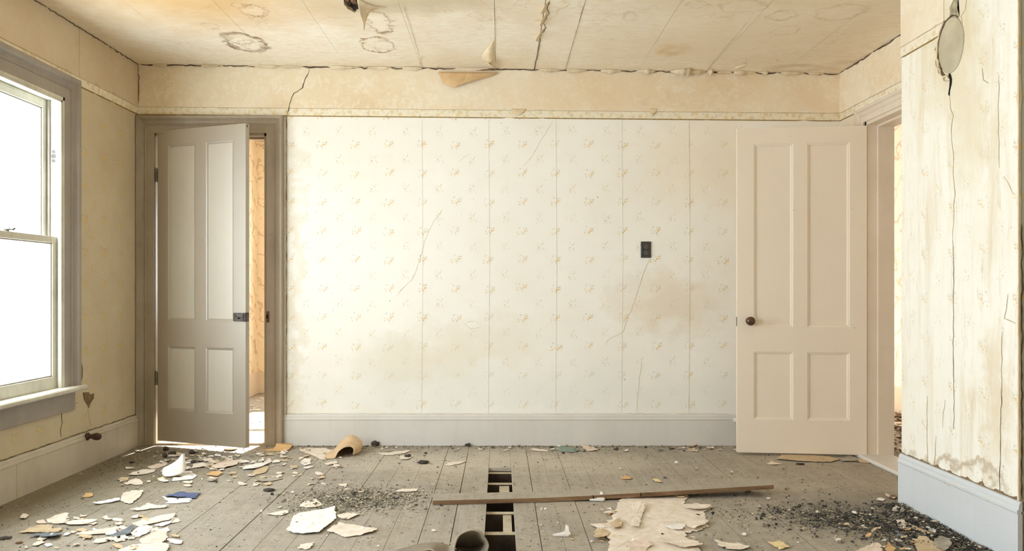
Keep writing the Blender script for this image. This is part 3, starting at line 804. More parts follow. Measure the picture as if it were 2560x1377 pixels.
def sash(nm, x, z0, z1, br, tr_, st):
    y0, y1 = WY0 + .017, WY1 - .017
    r = boxo(nm, (x - .016, x + .016, y0, y1, z0, z0 + br), M['sash'], win, .002)
    boxo('top_rail', (x - .016, x + .016, y0, y1, z1 - tr_, z1), M['sash'], r, .002)
    for (a, b) in ((y0, y0 + st), (y1 - st, y1)): boxo('sash_stile', (x - .016, x + .016, a, b, z0 + br, z1 - tr_), M['sash'], r, .002)
    for (a, b) in ((y0 + st, y0 + st + .007), (y1 - st - .007, y1 - st)): boxo('putty_line', (x - .008, x + .009, a, b, z0 + br, z1 - tr_), M['trim'], r)
    boxo('putty_line', (x - .008, x + .009, y0 + st, y1 - st, z0 + br, z0 + br + .007), M['trim'], r)
    boxo('putty_line', (x - .008, x + .009, y0 + st, y1 - st, z1 - tr_ - .007, z1 - tr_), M['trim'], r)
    boxo('glass_pane', (x - .0015, x + .0015, y0 + st, y1 - st, z0 + br, z1 - tr_), M['glass'], r)
    return r
lower = sash('lower_sash', XL - .028, WZ0 + .006, ZM + .018, .066, .036, .042)
upper = sash('upper_sash', XL - .082, ZM - .018, WZ1 - .017, .036, .048, .042)
yl = 4.0
bm = bmesh.new(); cyl(bm, (XL - .028, yl, ZM + .018), (XL - .028, yl, ZM + .026), .016, .014, 16)
box(bm, XL - .040, XL - .010, yl - .005, yl + .035, ZM + .026, ZM + .031, .001); cyl(bm, (XL - .014, yl + .036, ZM + .028), (XL - .014, yl + .05, ZM + .036), .005, .006, 10)
bmo('sash_lock', bm, M['hinge'], win)
bm = bmesh.new(); cyl(bm, (XL - .030, WY1 - .0175, 1.79), (XL - .030, WY1 - .0120, 1.79), .013, None, 18); cyl(bm, (XL - .030, WY1 - .0175, 1.815), (XL - .030, WY1 - .0120, 1.815), .010, None, 18)
for zz_ in (1.765,): cyl(bm, (XL - .030, WY1 - .0175, zz_), (XL - .030, WY1 - .0120, zz_), .010, None, 18)
bmo('sash_pulley', bm, M['iron'], win)
# second window nearer the camera side, and the ones behind, as plain sash frames (out of frame, they let the daylight in)
def plain_window(nm, fp, u0, u1, z0, z1):
    w_ = empty(nm, fp((u0 + u1) / 2, z0, 0), kind='structure')
    u_frame(fp, u0, u1, z0, z1, CW, M['trim'], w_)
    bm = bmesh.new()
    for (a, b, c, d) in ((u0, u0 + .045, z0, z1), (u1 - .045, u1, z0, z1), (u0, u1, z0, z0 + .06), (u0, u1, z1 - .05, z1), (u0, u1, (z0 + z1) / 2 - .02, (z0 + z1) / 2 + .02)):
        A = Vector(fp(a, c, -.05)); B = Vector(fp(b, d, -.09))
        box(bm, A.x, B.x, A.y, B.y, A.z, B.z)
    bmo('sash', bm, M['sash'], w_)
plain_window('window_2', flw, VY0, VY1, WZ0, WZ1)
fre = lambda u, z, h: (u, YR + h, z)
plain_window('window_3', lambda u, z, h: (u, BY1 - h, z), SX0, SX1, SZ0, SZ1)
plain_window('window_4', lambda u, z, h: (u, 9.0 - h, z), 2.6, 3.3, .4, 2.2)

# ------------------------------------------------------------------ outlet
ox, oz = (1614.5 - CX) * YB / F, EH - (624 - CY) * YB / F
ou = empty('wall_outlet', (ox, YB, oz), label='black rectangular wall outlet with two sockets on the wallpaper', cat='outlet')
bm = bmesh.new(); box(bm, ox - .0345, ox + .0345, YB - .009, YB, oz - .055, oz + .055, .003)
bmo('cover_plate', bm, M['outlet'], ou)
for dz in (-.019, .019):
    bm = bmesh.new(); cyl(bm, (ox, YB - .0085, oz + dz), (ox, YB - .0125, oz + dz), .0155, .0135, 22)
    s_ = bmo('socket', bm, M['outlet2'], ou)
    for dx in (-.006, .006): boxo('slot', (ox + dx - .0014, ox + dx + .0014, YB - .0131, YB - .0115, oz + dz - .004, oz + dz + .006), M['hole'], s_)
bm = bmesh.new(); cyl(bm, (ox, YB - .009, oz), (ox, YB - .0108, oz), .003, None, 10); bmo('screw', bm, M['hinge'], ou)

# ------------------------------------------------------------------ floor
floor = empty('floor', kind='structure')
strong = {-1.128: .0036, -.341: .003, -.207: .0036, .171: .003, 1.28: .0036, 1.02: .0026, .371: .0024}
known = [-2.44, -1.128, -.341, -.207, -.066, .066, .171, .268, .371, 1.02, 1.28, 2.44]
cuts = []
for a, b in zip(known[:-1], known[1:]):
    n = max(1, round((b - a) / .131))
    if b - a < .16: n = 1
    for k in range(n): cuts.append(a + (b - a) * k / n)
cuts += [2.44, 2.58, 2.72, 2.86, 3.0]
cuts[0] = XL
rb = random.Random(11)
for i in range(len(cuts) - 1):
    a, b = cuts[i], cuts[i + 1]
    ga = strong.get(a, .0004 + .0007 * rb.random()) / 2; gb = strong.get(b, .0010) / 2
    hole = abs(a + .066) < .001
    y0 = YR
    y1 = YB + .02 if b < 2.3 else (YB + .02 if a < 2.3 else YN0 + .1)
    if hole: segs = [(4.721, y1), (y0, 2.35)]
    else:
        j = rb.uniform(.4, 4.9) if i % 3 else rb.uniform(3.6, 4.9)
        segs = [(y0, j - .0008), (j + .0008, y1)] if rb.random() < .75 else [(y0, y1)]
    for (s0, s1) in segs:
        dz = rb.uniform(-.0012, .0006)
        boxo('floorboard', (a + ga, b - gb, s0, s1, -.022 + dz, dz), M['floor'], floor, .0008)
# joists and what lies under the boards
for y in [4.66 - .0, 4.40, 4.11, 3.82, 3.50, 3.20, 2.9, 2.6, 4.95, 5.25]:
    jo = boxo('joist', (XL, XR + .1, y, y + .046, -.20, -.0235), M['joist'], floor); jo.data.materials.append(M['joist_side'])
    for p in jo.data.polygons: p.material_index = 0 if p.normal.z > .5 else 1  # pale lit top, painted shade on the other faces
boxo('blocking_board', (-.004, .050, 4.156, 4.40, -.055, -.030), M['joist'], floor)
boxo('blocking_board', (.014, .054, 3.546, 3.82, -.050, -.027), M['joist'], floor)
tag(boxo('ground_under_floor', (XL - .1, 3.1, YR, YB + .1, -.62, -.55), M['soil']), kind='structure')
for (nm, X0, X1, Y0, Y1) in (('floor_far_room', BX0, BX1, YB + .02, BY1), ('floor_hall', XR + .13, HX1, 3.1, 9.0)):
    fo = empty(nm, kind='structure')
    x = X0
    while x < X1 - .01:
        e = min(X1, x + .131)
        boxo('floorboard', (x + .0008, e - .0008, Y0, Y1, -.022 + rb.uniform(-.001, .0002), -.0006), M['floor'], fo); x = e
    boxo('subfloor', (X0, X1, Y0, Y1, -.03, -.0225), M['joist'], fo)

# ------------------------------------------------------------------ cracks and torn paper
B = lambda *p: [at(x, y, YB - .0054) for x, y in p]
B2 = lambda *p: [at(x, y, YB) for x, y in p]
nb = (0, -1, 0)
ribbon('crack', B((773, 174), (762, 200), (756, 218), (745, 228), (734, 232), (729, 248), (724, 264), (718, 286)), .0042, M['crack_dark'], nb, wall_back, 1)
ribbon('crack', B((716, 286), (716, 700), (716, 1108)), .0026, M['crack_dark'], nb, wall_back, 2, .15)
for k, pts in enumerate((((1108, 520), (1085, 552), (1062, 600), (1050, 652), (1030, 700), (1004, 724), (990, 740)), ((1624, 648), (1606, 690), (1590, 740), (1580, 770), (1566, 800), (1558, 828), (1520, 850), (1512, 862)),
                         ((1604, 900), (1600, 940), (1594, 990), (1592, 1033)), ((1385, 300), (1352, 352), (1330, 390), (1308, 416)), ((1180, 384), (1160, 390), (1146, 408)))):
    ribbon('crack', B2(*pts), .0020, M['crack_tan'], nb, wall_back, 5 + k)
for px in (1055, 1222, 1390, 1555, 1723): ribbon('paper_seam', B2((px, 300), (px + 2, 660), (px - 1, 1033)), .0008 if px != 1723 else .0016, M['crack_tan'], nb, wall_back, px, .05)
th = [2 * math.pi * i / 16 for i in range(17)]
ribbon('bubble_ring', B2(*[(1182 + 18 * math.cos(t) + 3 * math.sin(3 * t), 812 + 9 * math.sin(t)) for t in th]), .0014, M['crack_tan'], nb, wall_back, 33, .3)
# dark ragged joint between the ceiling and the back wall, with curls of paper
rj = random.Random(3)
def joint(par, pts, nrm, w, m):
    ribbon('joint_crack', pts, w, m, nrm, par, rj.random() * 50, .9, .02, .004)
joint(wall_back, [Vector((x, YB - .006, zc(x) - .006)) for x in lsp(XL + .01, -.30, 40)], nb, .006, M['crack_dark'])
joint(wall_back, [Vector((x, YB - .006, zc(x) - .006)) for x in lsp(-.10, XR - .01, 46)], nb, .0055, M['crack_dark'])
joint(wall_right, [Vector((XR - .006, y, zc(XR) - .006)) for y in lsp(YN1, YB - .01, 26)], (-1, 0, 0), .0055, M['crack_dark'])
joint(wall_left, [Vector((XL + .006, y, zc(XL) - .006)) for y in lsp(2.0, YB - .01, 40)], (1, 0, 0), .0022, M['crack_dark'])
joint(wall_left, [Vector((XL + .005, YB - .007, z)) for z in lsp(2.3, 2.56, 10)], (.7, -.7, 0), .0045, M['crack_dark'])
def curl(px0, px1, drop, out, par=wall_back, m=None, seed=0):
    """a torn tongue of ceiling paper hanging down and away from the wall along the joint"""
    xa, xb_ = (px0 - CX) * YB / F, (px1 - CX) * YB / F
    r = random.Random(seed); n = max(6, int((xb_ - xa) / .014)); V = []; Fs = []
    pk = r.uniform(.15, .85); prof = []
    for i in range(n + 1):
        t = i / n; w_ = (t / pk if t < pk else (1 - t) / (1 - pk)) ** r.uniform(.6, 1.1) if 0 < t < 1 else 0
        prof.append(w_ * r.uniform(.55, 1.15))
    for i in range(n + 1):
        x = xa + (xb_ - xa) * i / n; w_ = prof[i]; z = zc(x) - .002
        V += [(x, YB - .010 - out * 1.7 * w_ - .004, z - .0015), (x + .002, YB - .008 - out * 1.1 * w_, z - .45 * drop * w_ - .003), (x + r.uniform(-.003, .003), YB - .006 - out * .9 * w_, z - drop * w_ - .005)]
    for i in range(n):
        for k in range(2): Fs.append((3 * i + k, 3 * i + 3 + k, 3 * i + 4 + k, 3 * i + 1 + k))
    o = raw('paper_curl', V, Fs, m or M['curl_paper'], par, True)
    md = o.modifiers.new('thickness', 'SOLIDIFY'); md.thickness = .0008; md.offset = 0
for k, (a, b, dr, ou_) in enumerate(((380, 420, .012, .01), (500, 560, .010, .01), (620, 700, .010, .01), (700, 760, .008, .012), (820, 900, .012, .012), (915, 980, .010, .01), (1000, 1058, .014, .01),
                                   (1345, 1410, .012, .014), (1415, 1468, .014, .012), (1500, 1555, .016, .014), (1590, 1640, .016, .018), (1672, 1765, .026, .035), (1765, 1782, .024, .03), (1790, 1830, .012, .014),
                                   (1832, 1890, .014, .016), (1895, 1920, .012, .012), (1948, 2010, .012, .012), (2014, 2060, .010, .012))):
    curl(a, b, dr * 1.7, ou_ * 1.3, seed=k)
# brown backing paper folded down over the frieze (two flaps) and small hanging flap
patch('backing_paper_flap', [[at(1094, 180, YB - .012), at(1130, 181, YB - .03), at(1172, 181, YB - .034), at(1245, 182, YB - .012)],
                      [at(1102, 196, YB - .016), at(1130, 200, YB - .040), at(1165, 202, YB - .042), at(1236, 184, YB - .016)],
                      [at(1108, 208, YB - .012), at(1134, 219, YB - .032), at(1152, 212, YB - .034), at(1230, 187, YB - .014)]], M['brown_paper'], wall_back, 5, .0012, .1)
patch('backing_paper_flap', [[at(1168, 182, YB - .046), at(1210, 182, YB - .046), at(1246, 181, YB - .02)], [at(1160, 200, YB - .052), at(1190, 196, YB - .050), at(1240, 185, YB - .022)],
                      [at(1147, 214, YB - .040), at(1180, 203, YB - .046), at(1236, 188, YB - .02)]], M['brown_paper'], wall_back, 5, .0012, .1, seed=4)
ribbon('dark_gap', [at(1190, 177, YB - .055), at(1215, 175, YB - .055), at(1242, 176, YB - .055)], .006, M['crack_dark'], nb, wall_back, 44, .3)
# paper slipping from the ceiling at the middle seam
c1_, c2_, c3_ = onc(1232, 100), onc(1238, 150), onc(1244, 170)
patch('hanging_ceiling_paper', [[onc(1238, 92), onc(1236, 120) - Vector((0, 0, .003)), onc(1236, 150) - Vector((0, 0, .006)), onc(1238, 172) - Vector((0, 0, .008))],
                                [onc(1232, 100) - Vector((0, 0, .004)), onc(1222, 125) - Vector((0, 0, .016)), onc(1226, 150) - Vector((0, 0, .030)), at(1230, 166, 5.2)],
                                [onc(1226, 110) - Vector((0, 0, .002)), onc(1205, 138) - Vector((0, 0, .004)), onc(1212, 148) - Vector((0, 0, .018)), at(1222, 158, 5.15)]], M['curl_paper'], ceiling, 5, .001, .1)
for (px, pts) in ((0, [(1372, 0), (1366, 18), (1362, 26)]), (1, [(1374, 20), (1364, 46), (1358, 58)]), (2, [(1364, 66), (1354, 84), (1350, 98)])):
    A = [onc(x, y) - Vector((0, 0, .002)) for x, y in pts]
    Bq = [onc(x - 3 - 5 * q, y + 3 + q) - Vector((0, 0, .004 + .010 * q)) for (x, y), q in zip(pts, (.1, 1, .2))]
    Cq = [onc(x - 5 - 10 * q, y + 3) - Vector((0, 0, .006 + .022 * q)) for (x, y), q in zip(pts, (.1, 1, .1))]
    patch('seam_curl', [A, Bq, Cq], M['curl_paper'], ceiling, 4, .001, .2, seed=px)
ribbon('seam_crack', [onc(x, y) - Vector((0, 0, .004)) for x, y in ((1374, 0), (1368, 20), (1372, 30), (1358, 56), (1364, 68), (1350, 90), (1346, 130), (1338, 160), (1331, 178))], .0035, M['crack_dark'], (0, 0, -1), ceiling, 71, .6)
for (pts, w_) in ((((1458, 12), (1440, 80), (1418, 160), (1413, 180)), .0018), (((1866, 55), (1820, 110), (1772, 168), (1764, 182)), .0016), (((1237, 40), (1238, 120)), .0012), (((1008, 14), (1042, 118), (1052, 160)), .0012),
                  (((1052, 160), (1054, 140), (1064, 142)), .002), (((1054, 158), (1058, 178)), .002), (((1100, 158), (1090, 176)), .0022)):
    ribbon('seam_crack', [onc(x, y) - Vector((0, 0, .004)) for x, y in pts], w_, M['crack_tan'], (0, 0, -1), ceiling, w_ * 9999, .4)
patch('seam_curl', [[onc(1862, 166), onc(1870, 160), onc(1848, 164)], [onc(1850, 171) - Vector((0, 0, .004)), onc(1840, 166) - Vector((0, 0, .016)), onc(1832, 168) - Vector((0, 0, .006))]], M['curl_paper'], ceiling, 4)
# paper flap hanging beside the lamp hole
zz0 = zt - .004
patch('hanging_flap', [[(-.735, 4.10, zz0), (-.70, 4.16, zz0 - .002), (-.655, 4.22, zz0), (-.60, 4.24, zz0)],
                       [(-.737, 4.15, zz0 - .020), (-.712, 4.20, zz0 - .026), (-.685, 4.22, zz0 - .018), (-.65, 4.24, zz0 - .008)],
                       [(-.735, 4.19, zz0 - .050), (-.722, 4.21, zz0 - .058), (-.708, 4.22, zz0 - .048), (-.69, 4.235, zz0 - .030)],
                       [(-.722, 4.21, zz0 - .088), (-.718, 4.215, zz0 - .094), (-.713, 4.22, zz0 - .090), (-.708, 4.225, zz0 - .078)],
                       [(-.718, 4.21, zz0 - .128), (-.717, 4.212, zz0 - .130), (-.716, 4.214, zz0 - .130), (-.715, 4.216, zz0 - .128)]], M['curl_paper'], lb, 5, .001, .1)

# left wall: torn patches and cracks
def lw(px, py): return onx(px, py, XL + .001)
nl = (1, 0, 0)
def poly_patch(name, pts, nrm, mat, parent, th=.0015):
    nrm = Vector(nrm); n = len(pts)
    V = [Vector(p) + nrm * th for p in pts] + [Vector(p) for p in pts]
    bm = bmesh.new(); vv = [bm.verts.new(v) for v in V]
    f = bm.faces.new(vv[:n])
    for i in range(n): bm.faces.new((vv[i], vv[(i + 1) % n], vv[n + (i + 1) % n], vv[n + i]))
    bmesh.ops.triangulate(bm, faces=[f])
    return bmo(name, bm, mat, parent)
M['bare'] = plain('bare_brown_plaster', (140, 120, 92), 0.95, (110, 92, 68), 30)
poly_patch('torn_patch', [lw(*p) for p in ((207, 981), (222, 980), (224, 986), (235, 983), (234, 996), (228, 1004), (222, 1020), (218, 1012), (210, 1000))], nl, M['bare'], wall_left)
poly_patch('torn_patch', [lw(*p) for p in ((203, 904), (207, 922), (206, 944), (203, 952))], nl, M['bare'], wall_left)
ribbon('crack', [lw(*p) for p in ((155, 1022), (153, 1040), (156, 1058), (151, 1075), (153, 1092))], .004, M['crack_dark'], nl, wall_left, 81)
ribbon('crack', [lw(*p) for p in ((218, 1004), (222, 1040), (228, 1064))], .002, M['crack_tan'], nl, wall_left, 82)
ribbon('crack', [lw(*p) for p in ((2, 1058), (60, 1044), (120, 1030), (160, 1018), (196, 1005))], .0025, M['crack_dark'], nl, wall_left, 83, .4)
ribbon('crack', [Vector((XL + .003, y, .2135)) for y in lsp(2.5, 5.38, 20)], .0028, M['mould'], nl, wall_left, 84, .3)
ribbon('crack', [Vector((XL + .003, 5.385, z)) for z in lsp(.22, 2.2, 20)], .0030, M['mould'], nl, wall_left, 85, .6)
ribbon('paper_seam', [onx(198, y, XL + .0055) for y in (55, 120, 190)], .0014, M['crack_tan'], nl, wall_left, 86, .2)
ribbon('crack', [Vector((x, YB - .001, .2135)) for x in lsp(DX1 + .12, 1.55, 24)], .0016, M['crack_tan'], nb, wall_back, 87, .3)
# chimney breast: flue plate, cracks, torn bottom edge
nn_ = (-1, 0, 0)
def nw(px, py, o=.001): return onx(px, py, XN - o)
pc = Vector((XN, 3.503, 2.118))
fp_ = empty('flue_cover', pc, label='round grey flue cover plate in torn wallpaper, high on right wall', cat='flue cover')
bm = bmesh.new()
n = 40
prof = [(.000, 1.0, .004), (.003, .97, .0065), (.0, .5, .0075)]
ring0 = []
for k, (dh, rr, h) in enumerate(prof):
    ring0.append([bm.verts.new((XN - h, pc.y + .096 * rr * math.cos(t) * (1 + .02 * math.sin(3 * t)), pc.z + .118 * rr * math.sin(t) * (1 + (.05 * math.sin(t) if math.sin(t) > 0 else 0)))) for t in [2 * math.pi * i / n for i in range(n)]])
base_ = [bm.verts.new((XN, v.co.y, v.co.z)) for v in ring0[0]]
for A_, B_ in ((base_, ring0[0]), (ring0[0], ring0[1]), (ring0[1], ring0[2])):
    for i in range(n): bm.faces.new((A_[i], A_[(i + 1) % n], B_[(i + 1) % n], B_[i]))
bm.faces.new(ring0[2])
bmo('cover_plate', bm, M['plate'], fp_, True)
th = [math.radians(d) for d in range(-110, 175, 12)]
def rimpt(d, k, o=.004): t = math.radians(d); return Vector((XN - o, pc.y + .096 * k * math.cos(t), pc.z + .122 * k * math.sin(t)))
ribbon('torn_edge', [rimpt(d, 1.05) for d in range(-75, 130, 10)], .006, M['crack_dark'], nn_, fp_, 90, .8, .01, .002)
ribbon('torn_edge', [rimpt(d, 1.14 + .05 * math.sin(d)) for d in range(-80, 70, 10)], .007, M['curl_paper'], nn_, fp_, 91, .8, .01, .004)
ribbon('torn_edge', [rimpt(d, 1.22 + .04 * math.sin(d * 2)) for d in range(-85, 20, 10)], .0025, M['crack_tan'], nn_, fp_, 92, .8, .01, .003)
poly_patch('torn_patch', [nw(*p) for p in ((2339, 120), (2345, 108), (2349, 113), (2349, 124), (2344, 121), (2337, 127))], nn_, M['bare'], wall_breast)
M['soot'] = plain('soot_smudge', (150, 142, 118), 0.95, (206, 196, 166), 34)
poly_patch('soot_mark', [nw(*p, .0005) for p in ((2374, 20), (2384, 0), (2396, -10), (2394, 20), (2399, 40), (2385, 52), (2368, 70), (2362, 74), (2372, 50), (2376, 36))], nn_, M['soot'], wall_breast)
poly_patch('open_crack', [nw(*p) for p in ((2372, 180), (2377, 186), (2380, 198), (2379, 210), (2375, 226), (2374, 240), (2371, 236), (2374, 216), (2375, 200), (2372, 190))], nn_, M['hole'], wall_breast)
for k, (pts, w_, mm) in enumerate(((((2374, 180), (2366, 172), (2356, 158), (2350, 140), (2348, 128)), .0032, 'crack_dark'), (((2374, 240), (2376, 270), (2383, 290), (2378, 330), (2384, 390), (2382, 430), (2387, 480), (2384, 540), (2382, 600)), .0022, 'crack_tan'),
        (((2382, 600), (2385, 680), (2383, 760), (2384, 800), (2383, 900), (2385, 1010), (2384, 1074)), .0026, 'crack_dark'), (((2506, 830), (2504, 900), (2503, 1000)), .002, 'crack_tan'), (((2504, 960), (2501, 1100), (2500, 1180), (2499, 1240)), .0026, 'crack_dark'),
        (((2318, 990), (2317, 1060), (2319, 1140), (2315, 1180)), .002, 'crack_tan'), (((2340, 1090), (2337, 1150), (2334, 1180)), .0022, 'crack_tan'), (((2364, 1000), (2358, 1040), (2358, 1070)), .0016, 'crack_tan'),
        (((2520, 735), (2516, 770), (2512, 795), (2540, 808)), .003, 'crack_tan'), (((2418, 1190), (2416, 1204), (2410, 1218)), .003, 'crack_dark'), (((2497, 190), (2496, 300), (2498, 420)), .0018, 'crack_tan'), (((2456, 170), (2458, 200), (2472, 208)), .003, 'crack_tan'),
        (((2372, 78), (2368, 90), (2412, 88), (2406, 62), (2402, 40), (2414, 24), (2416, 0)), .002, 'crack_tan'), (((2510, 440), (2528, 470), (2536, 486)), .0018, 'crack_tan'), (((2458, 1196), (2452, 1220), (2446, 1240)), .0024, 'crack_tan'))):
    ribbon('crack', [nw(*p) for p in pts], w_ * (.5 if mm == 'crack_dark' else .9), M[mm], nn_, wall_breast, 100 + k, .4)
# strip of bare plaster above the breast baseboard, with ragged paper
V = []; ys = lsp(YN0 + .01, YN1 - .005, 60)
ragged = [.247 + .018 * abs(noise.noise(Vector((y * 9, 0, 2)))) + .022 * max(0, noise.noise(Vector((y * 30, 5, 2)))) for y in ys]
Fs = []
for y, z in zip(ys, ragged): V += [(XN - .0018, y, .244), (XN - .0018, y, z)]
for i in range(len(ys) - 1): Fs.append((2 * i, 2 * i + 1, 2 * i + 3, 2 * i + 2))
raw('ragged_paper_edge', V, Fs, M['bare'], wall_breast)
for k, (px, py) in enumerate(((2316, 1180), (2300, 1172), (2372, 1206), (2380, 1212), (2398, 1214), (2446, 1240), (2480, 1250))):
    p = nw(px, py, .004)
    patch('paper_flake', [[p + Vector((0, -.015, .02)), p + Vector((-.006, 0, .024)), p + Vector((0, .015, .018))], [p + Vector((-.010, -.012, 0)), p + Vector((-.020, 0, -.004)), p + Vector((-.008, .012, .002))]], M['curl_paper'], wall_breast, 3, .001, .3, seed=k)
# ragged vertical edge of the breast corner
V = []; Fs = []
zs_ = lsp(.25, 2.5, 150)
for i, z in enumerate(zs_):
    e = .002 + .006 * max(0, noise.noise(Vector((0, z * 7, 4)))) + .004 * max(0, noise.noise(Vector((0, z * 30, 4))))
    V += [(XN - .0015, YN0 + .001 + e * 1.6, z), (XN - .0035, YN0 - .004, z), (XN + e * 1.2 + .002, YN0 - .0035, z)]
    if i: q = 3 * i; Fs += [(q - 3, q - 2, q + 1, q), (q - 2, q - 1, q + 2, q + 1)]
raw('worn_corner', V, Fs, M['curl_paper'], wall_breast)
ribbon('worn_corner_crack', [Vector((XN + .010, YN0 - .003, z)) for z in lsp(.25, 1.3, 20)], .004, M['crack_dark'], (0, -1, 0), wall_breast, 130, .5)
poly_patch('rust_stain', [Vector((XN + a, YN0 - .003, b)) for a, b in ((.004, .05), (.02, .08), (.024, .16), (.012, .20), (.016, .24), (.003, .245))], (0, -1, 0), M['p_brown'], bn, .021)

# ------------------------------------------------------------------ loose plank lying over the gap
tl = 1.80
pa = Vector((-.327, 3.895, 0)); pb = Vector((1.392, 4.062, 0)); dr_ = (pb - pa).normalized(); sd_ = Vector((-dr_.y, dr_.x, 0)); L_ = (pb - pa).length
bm = bmesh.new(); N_ = 30; T_ = .0205; Wd = .128
rows = []
for i in range(N_ + 1):
    u = i / N_; zz = .0015 + .036 * max(0, (u - .30) / .70) ** 1.25
    c = pa + dr_ * (L_ * u)
    w0 = .0008 * noise.noise(Vector((u * 40, 0, 0)))
    endx = -.045 if i == N_ else (0 if i else 0)
    rows.append([bm.verts.new(c + sd_ * (0 + w0) + Vector((0, 0, zz))), bm.verts.new(c + sd_ * Wd + dr_ * endx + Vector((0, 0, zz))),
                 bm.verts.new(c + sd_ * Wd + dr_ * endx + Vector((0, 0, zz + T_))), bm.verts.new(c + sd_ * (w0 + .001) + Vector((0, 0, zz + T_)))])
for i in range(N_):
    A_, B_ = rows[i], rows[i + 1]
    for k in range(4):
        f = bm.faces.new((A_[k], A_[(k + 1) % 4], B_[(k + 1) % 4], B_[k])); f.material_index = 1 if k == 2 else 0
bm.faces.new(rows[0]); bm.faces.new(rows[-1][::-1])
bmesh.ops.recalc_face_normals(bm, faces=bm.faces)
me = bpy.data.meshes.new('loose_floorboard'); bm.to_mesh(me); bm.free()
me.materials.append(M['plank_side']); me.materials.append(M['floor'])
plank = link('loose_floorboard', me); tag(plank, 'long loose grey wooden plank lying across the gap in the floor', 'plank')
for k, u in enumerate((.46, .60)):
    c = pa + dr_ * (L_ * u); zz = .0015 + .036 * max(0, (u - .30) / .70) ** 1.25
    boxo('split_in_edge', (c.x - .002, c.x + .002, c.y - .0012, c.y + .004, zz + .003, zz + T_ + .0004), M['hole'], plank)

# ------------------------------------------------------------------ paper scraps on the floor
def outline(px, py, w, h, seed, n=11, jag=.35):
    r = random.Random(seed); out = []
    ph = r.uniform(0, 6)
    for i in range(n):
        t = 2 * math.pi * (i + r.uniform(-.3, .3)) / n
        k = 1 - jag * r.random() ** 1.3
        e = abs(math.cos(t)) ** .8 * math.copysign(1, math.cos(t)), abs(math.sin(t)) ** .9 * math.copysign(1, math.sin(t))
        out.append((px + w / 2 * k * e[0], py + h / 2 * k * e[1] - h * .18 * e[0] * math.sin(ph)))
    return out
SC = {}
def scrap(name, pts, mat, label=None, cat='scrap', group=None, lift=.010, z=.002, seed=0, th=.0012, ragged=.004, up=None, parent=None):
    """a torn flat piece; pts = outline in frame pixels, taken down to the floor; edges lift and curl"""
    P = [fl(x, y, z) for x, y in pts]
    # ragged outline
    Q = []
    n = len(P)
    for i in range(n):
        a, b = P[i], P[(i + 1) % n]; k = max(3, min(9, int((b - a).length / .008)))
        for j in range(k):
            p = a.lerp(b, j / k)
            d = Vector((b.y - a.y, a.x - b.x, 0)); d = d.normalized() if d.length > 1e-6 else d
            p = p + d * ((noise.noise(p * 60 + Vector((seed * 1.7, 0, 0))) + .6 * noise.noise(p * 170 + Vector((0, seed, 0)))) * ragged * 2.4)
            Q.append(p)
    cen = sum(Q, Vector()) / len(Q)
    bm = bmesh.new()
    outer = [bm.verts.new(p) for p in Q]
    mid = [bm.verts.new(cen.lerp(p, .62)) for p in Q]
    inn = [bm.verts.new(cen.lerp(p, .28)) for p in Q]
    c0 = bm.verts.new(cen); m_ = len(Q)
    for i in range(m_):
        j = (i + 1) % m_
        bm.faces.new((outer[i], outer[j], mid[j], mid[i])); bm.faces.new((mid[i], mid[j], inn[j], inn[i])); bm.faces.new((inn[i], inn[j], c0))
    R_ = max((p - cen).length for p in Q) + 1e-6
    for v in bm.verts:
        r = (v.co - cen).length / R_
        k = noise.noise(v.co * (0.9 / R_) + Vector((seed * 3.1, 1, 7)))
        zz = lift * max(0, .15 + k) * r * r * 2.2 + lift * .12 * (1 + noise.noise(v.co * 30))
        if up:
            d = (v.co - cen).normalized() if r > 0 else Vector()
            zz += up[2] * max(0, d.dot(Vector((up[0], up[1], 0)))) ** 2 * r * r
        v.co.z = z + zz
    bmesh.ops.recalc_face_normals(bm, faces=bm.faces)
    if bm.faces[0].normal.z < 0: bmesh.ops.reverse_faces(bm, faces=bm.faces)
    off = cen.copy(); off.z = 0
    for v in bm.verts: v.co -= off
    me = bpy.data.meshes.new(name); bm.to_mesh(me); bm.free(); me.materials.append(mat)
    o = bpy.data.objects.new(name, me); COL.objects.link(o); o.location = off
    if parent is not None: o.parent = parent
    md = o.modifiers.new('thickness', 'SOLIDIFY'); md.thickness = th; md.offset = 1
    if label: tag(o, label, cat, group)
    return o

P_ = lambda k: M['p_' + k]
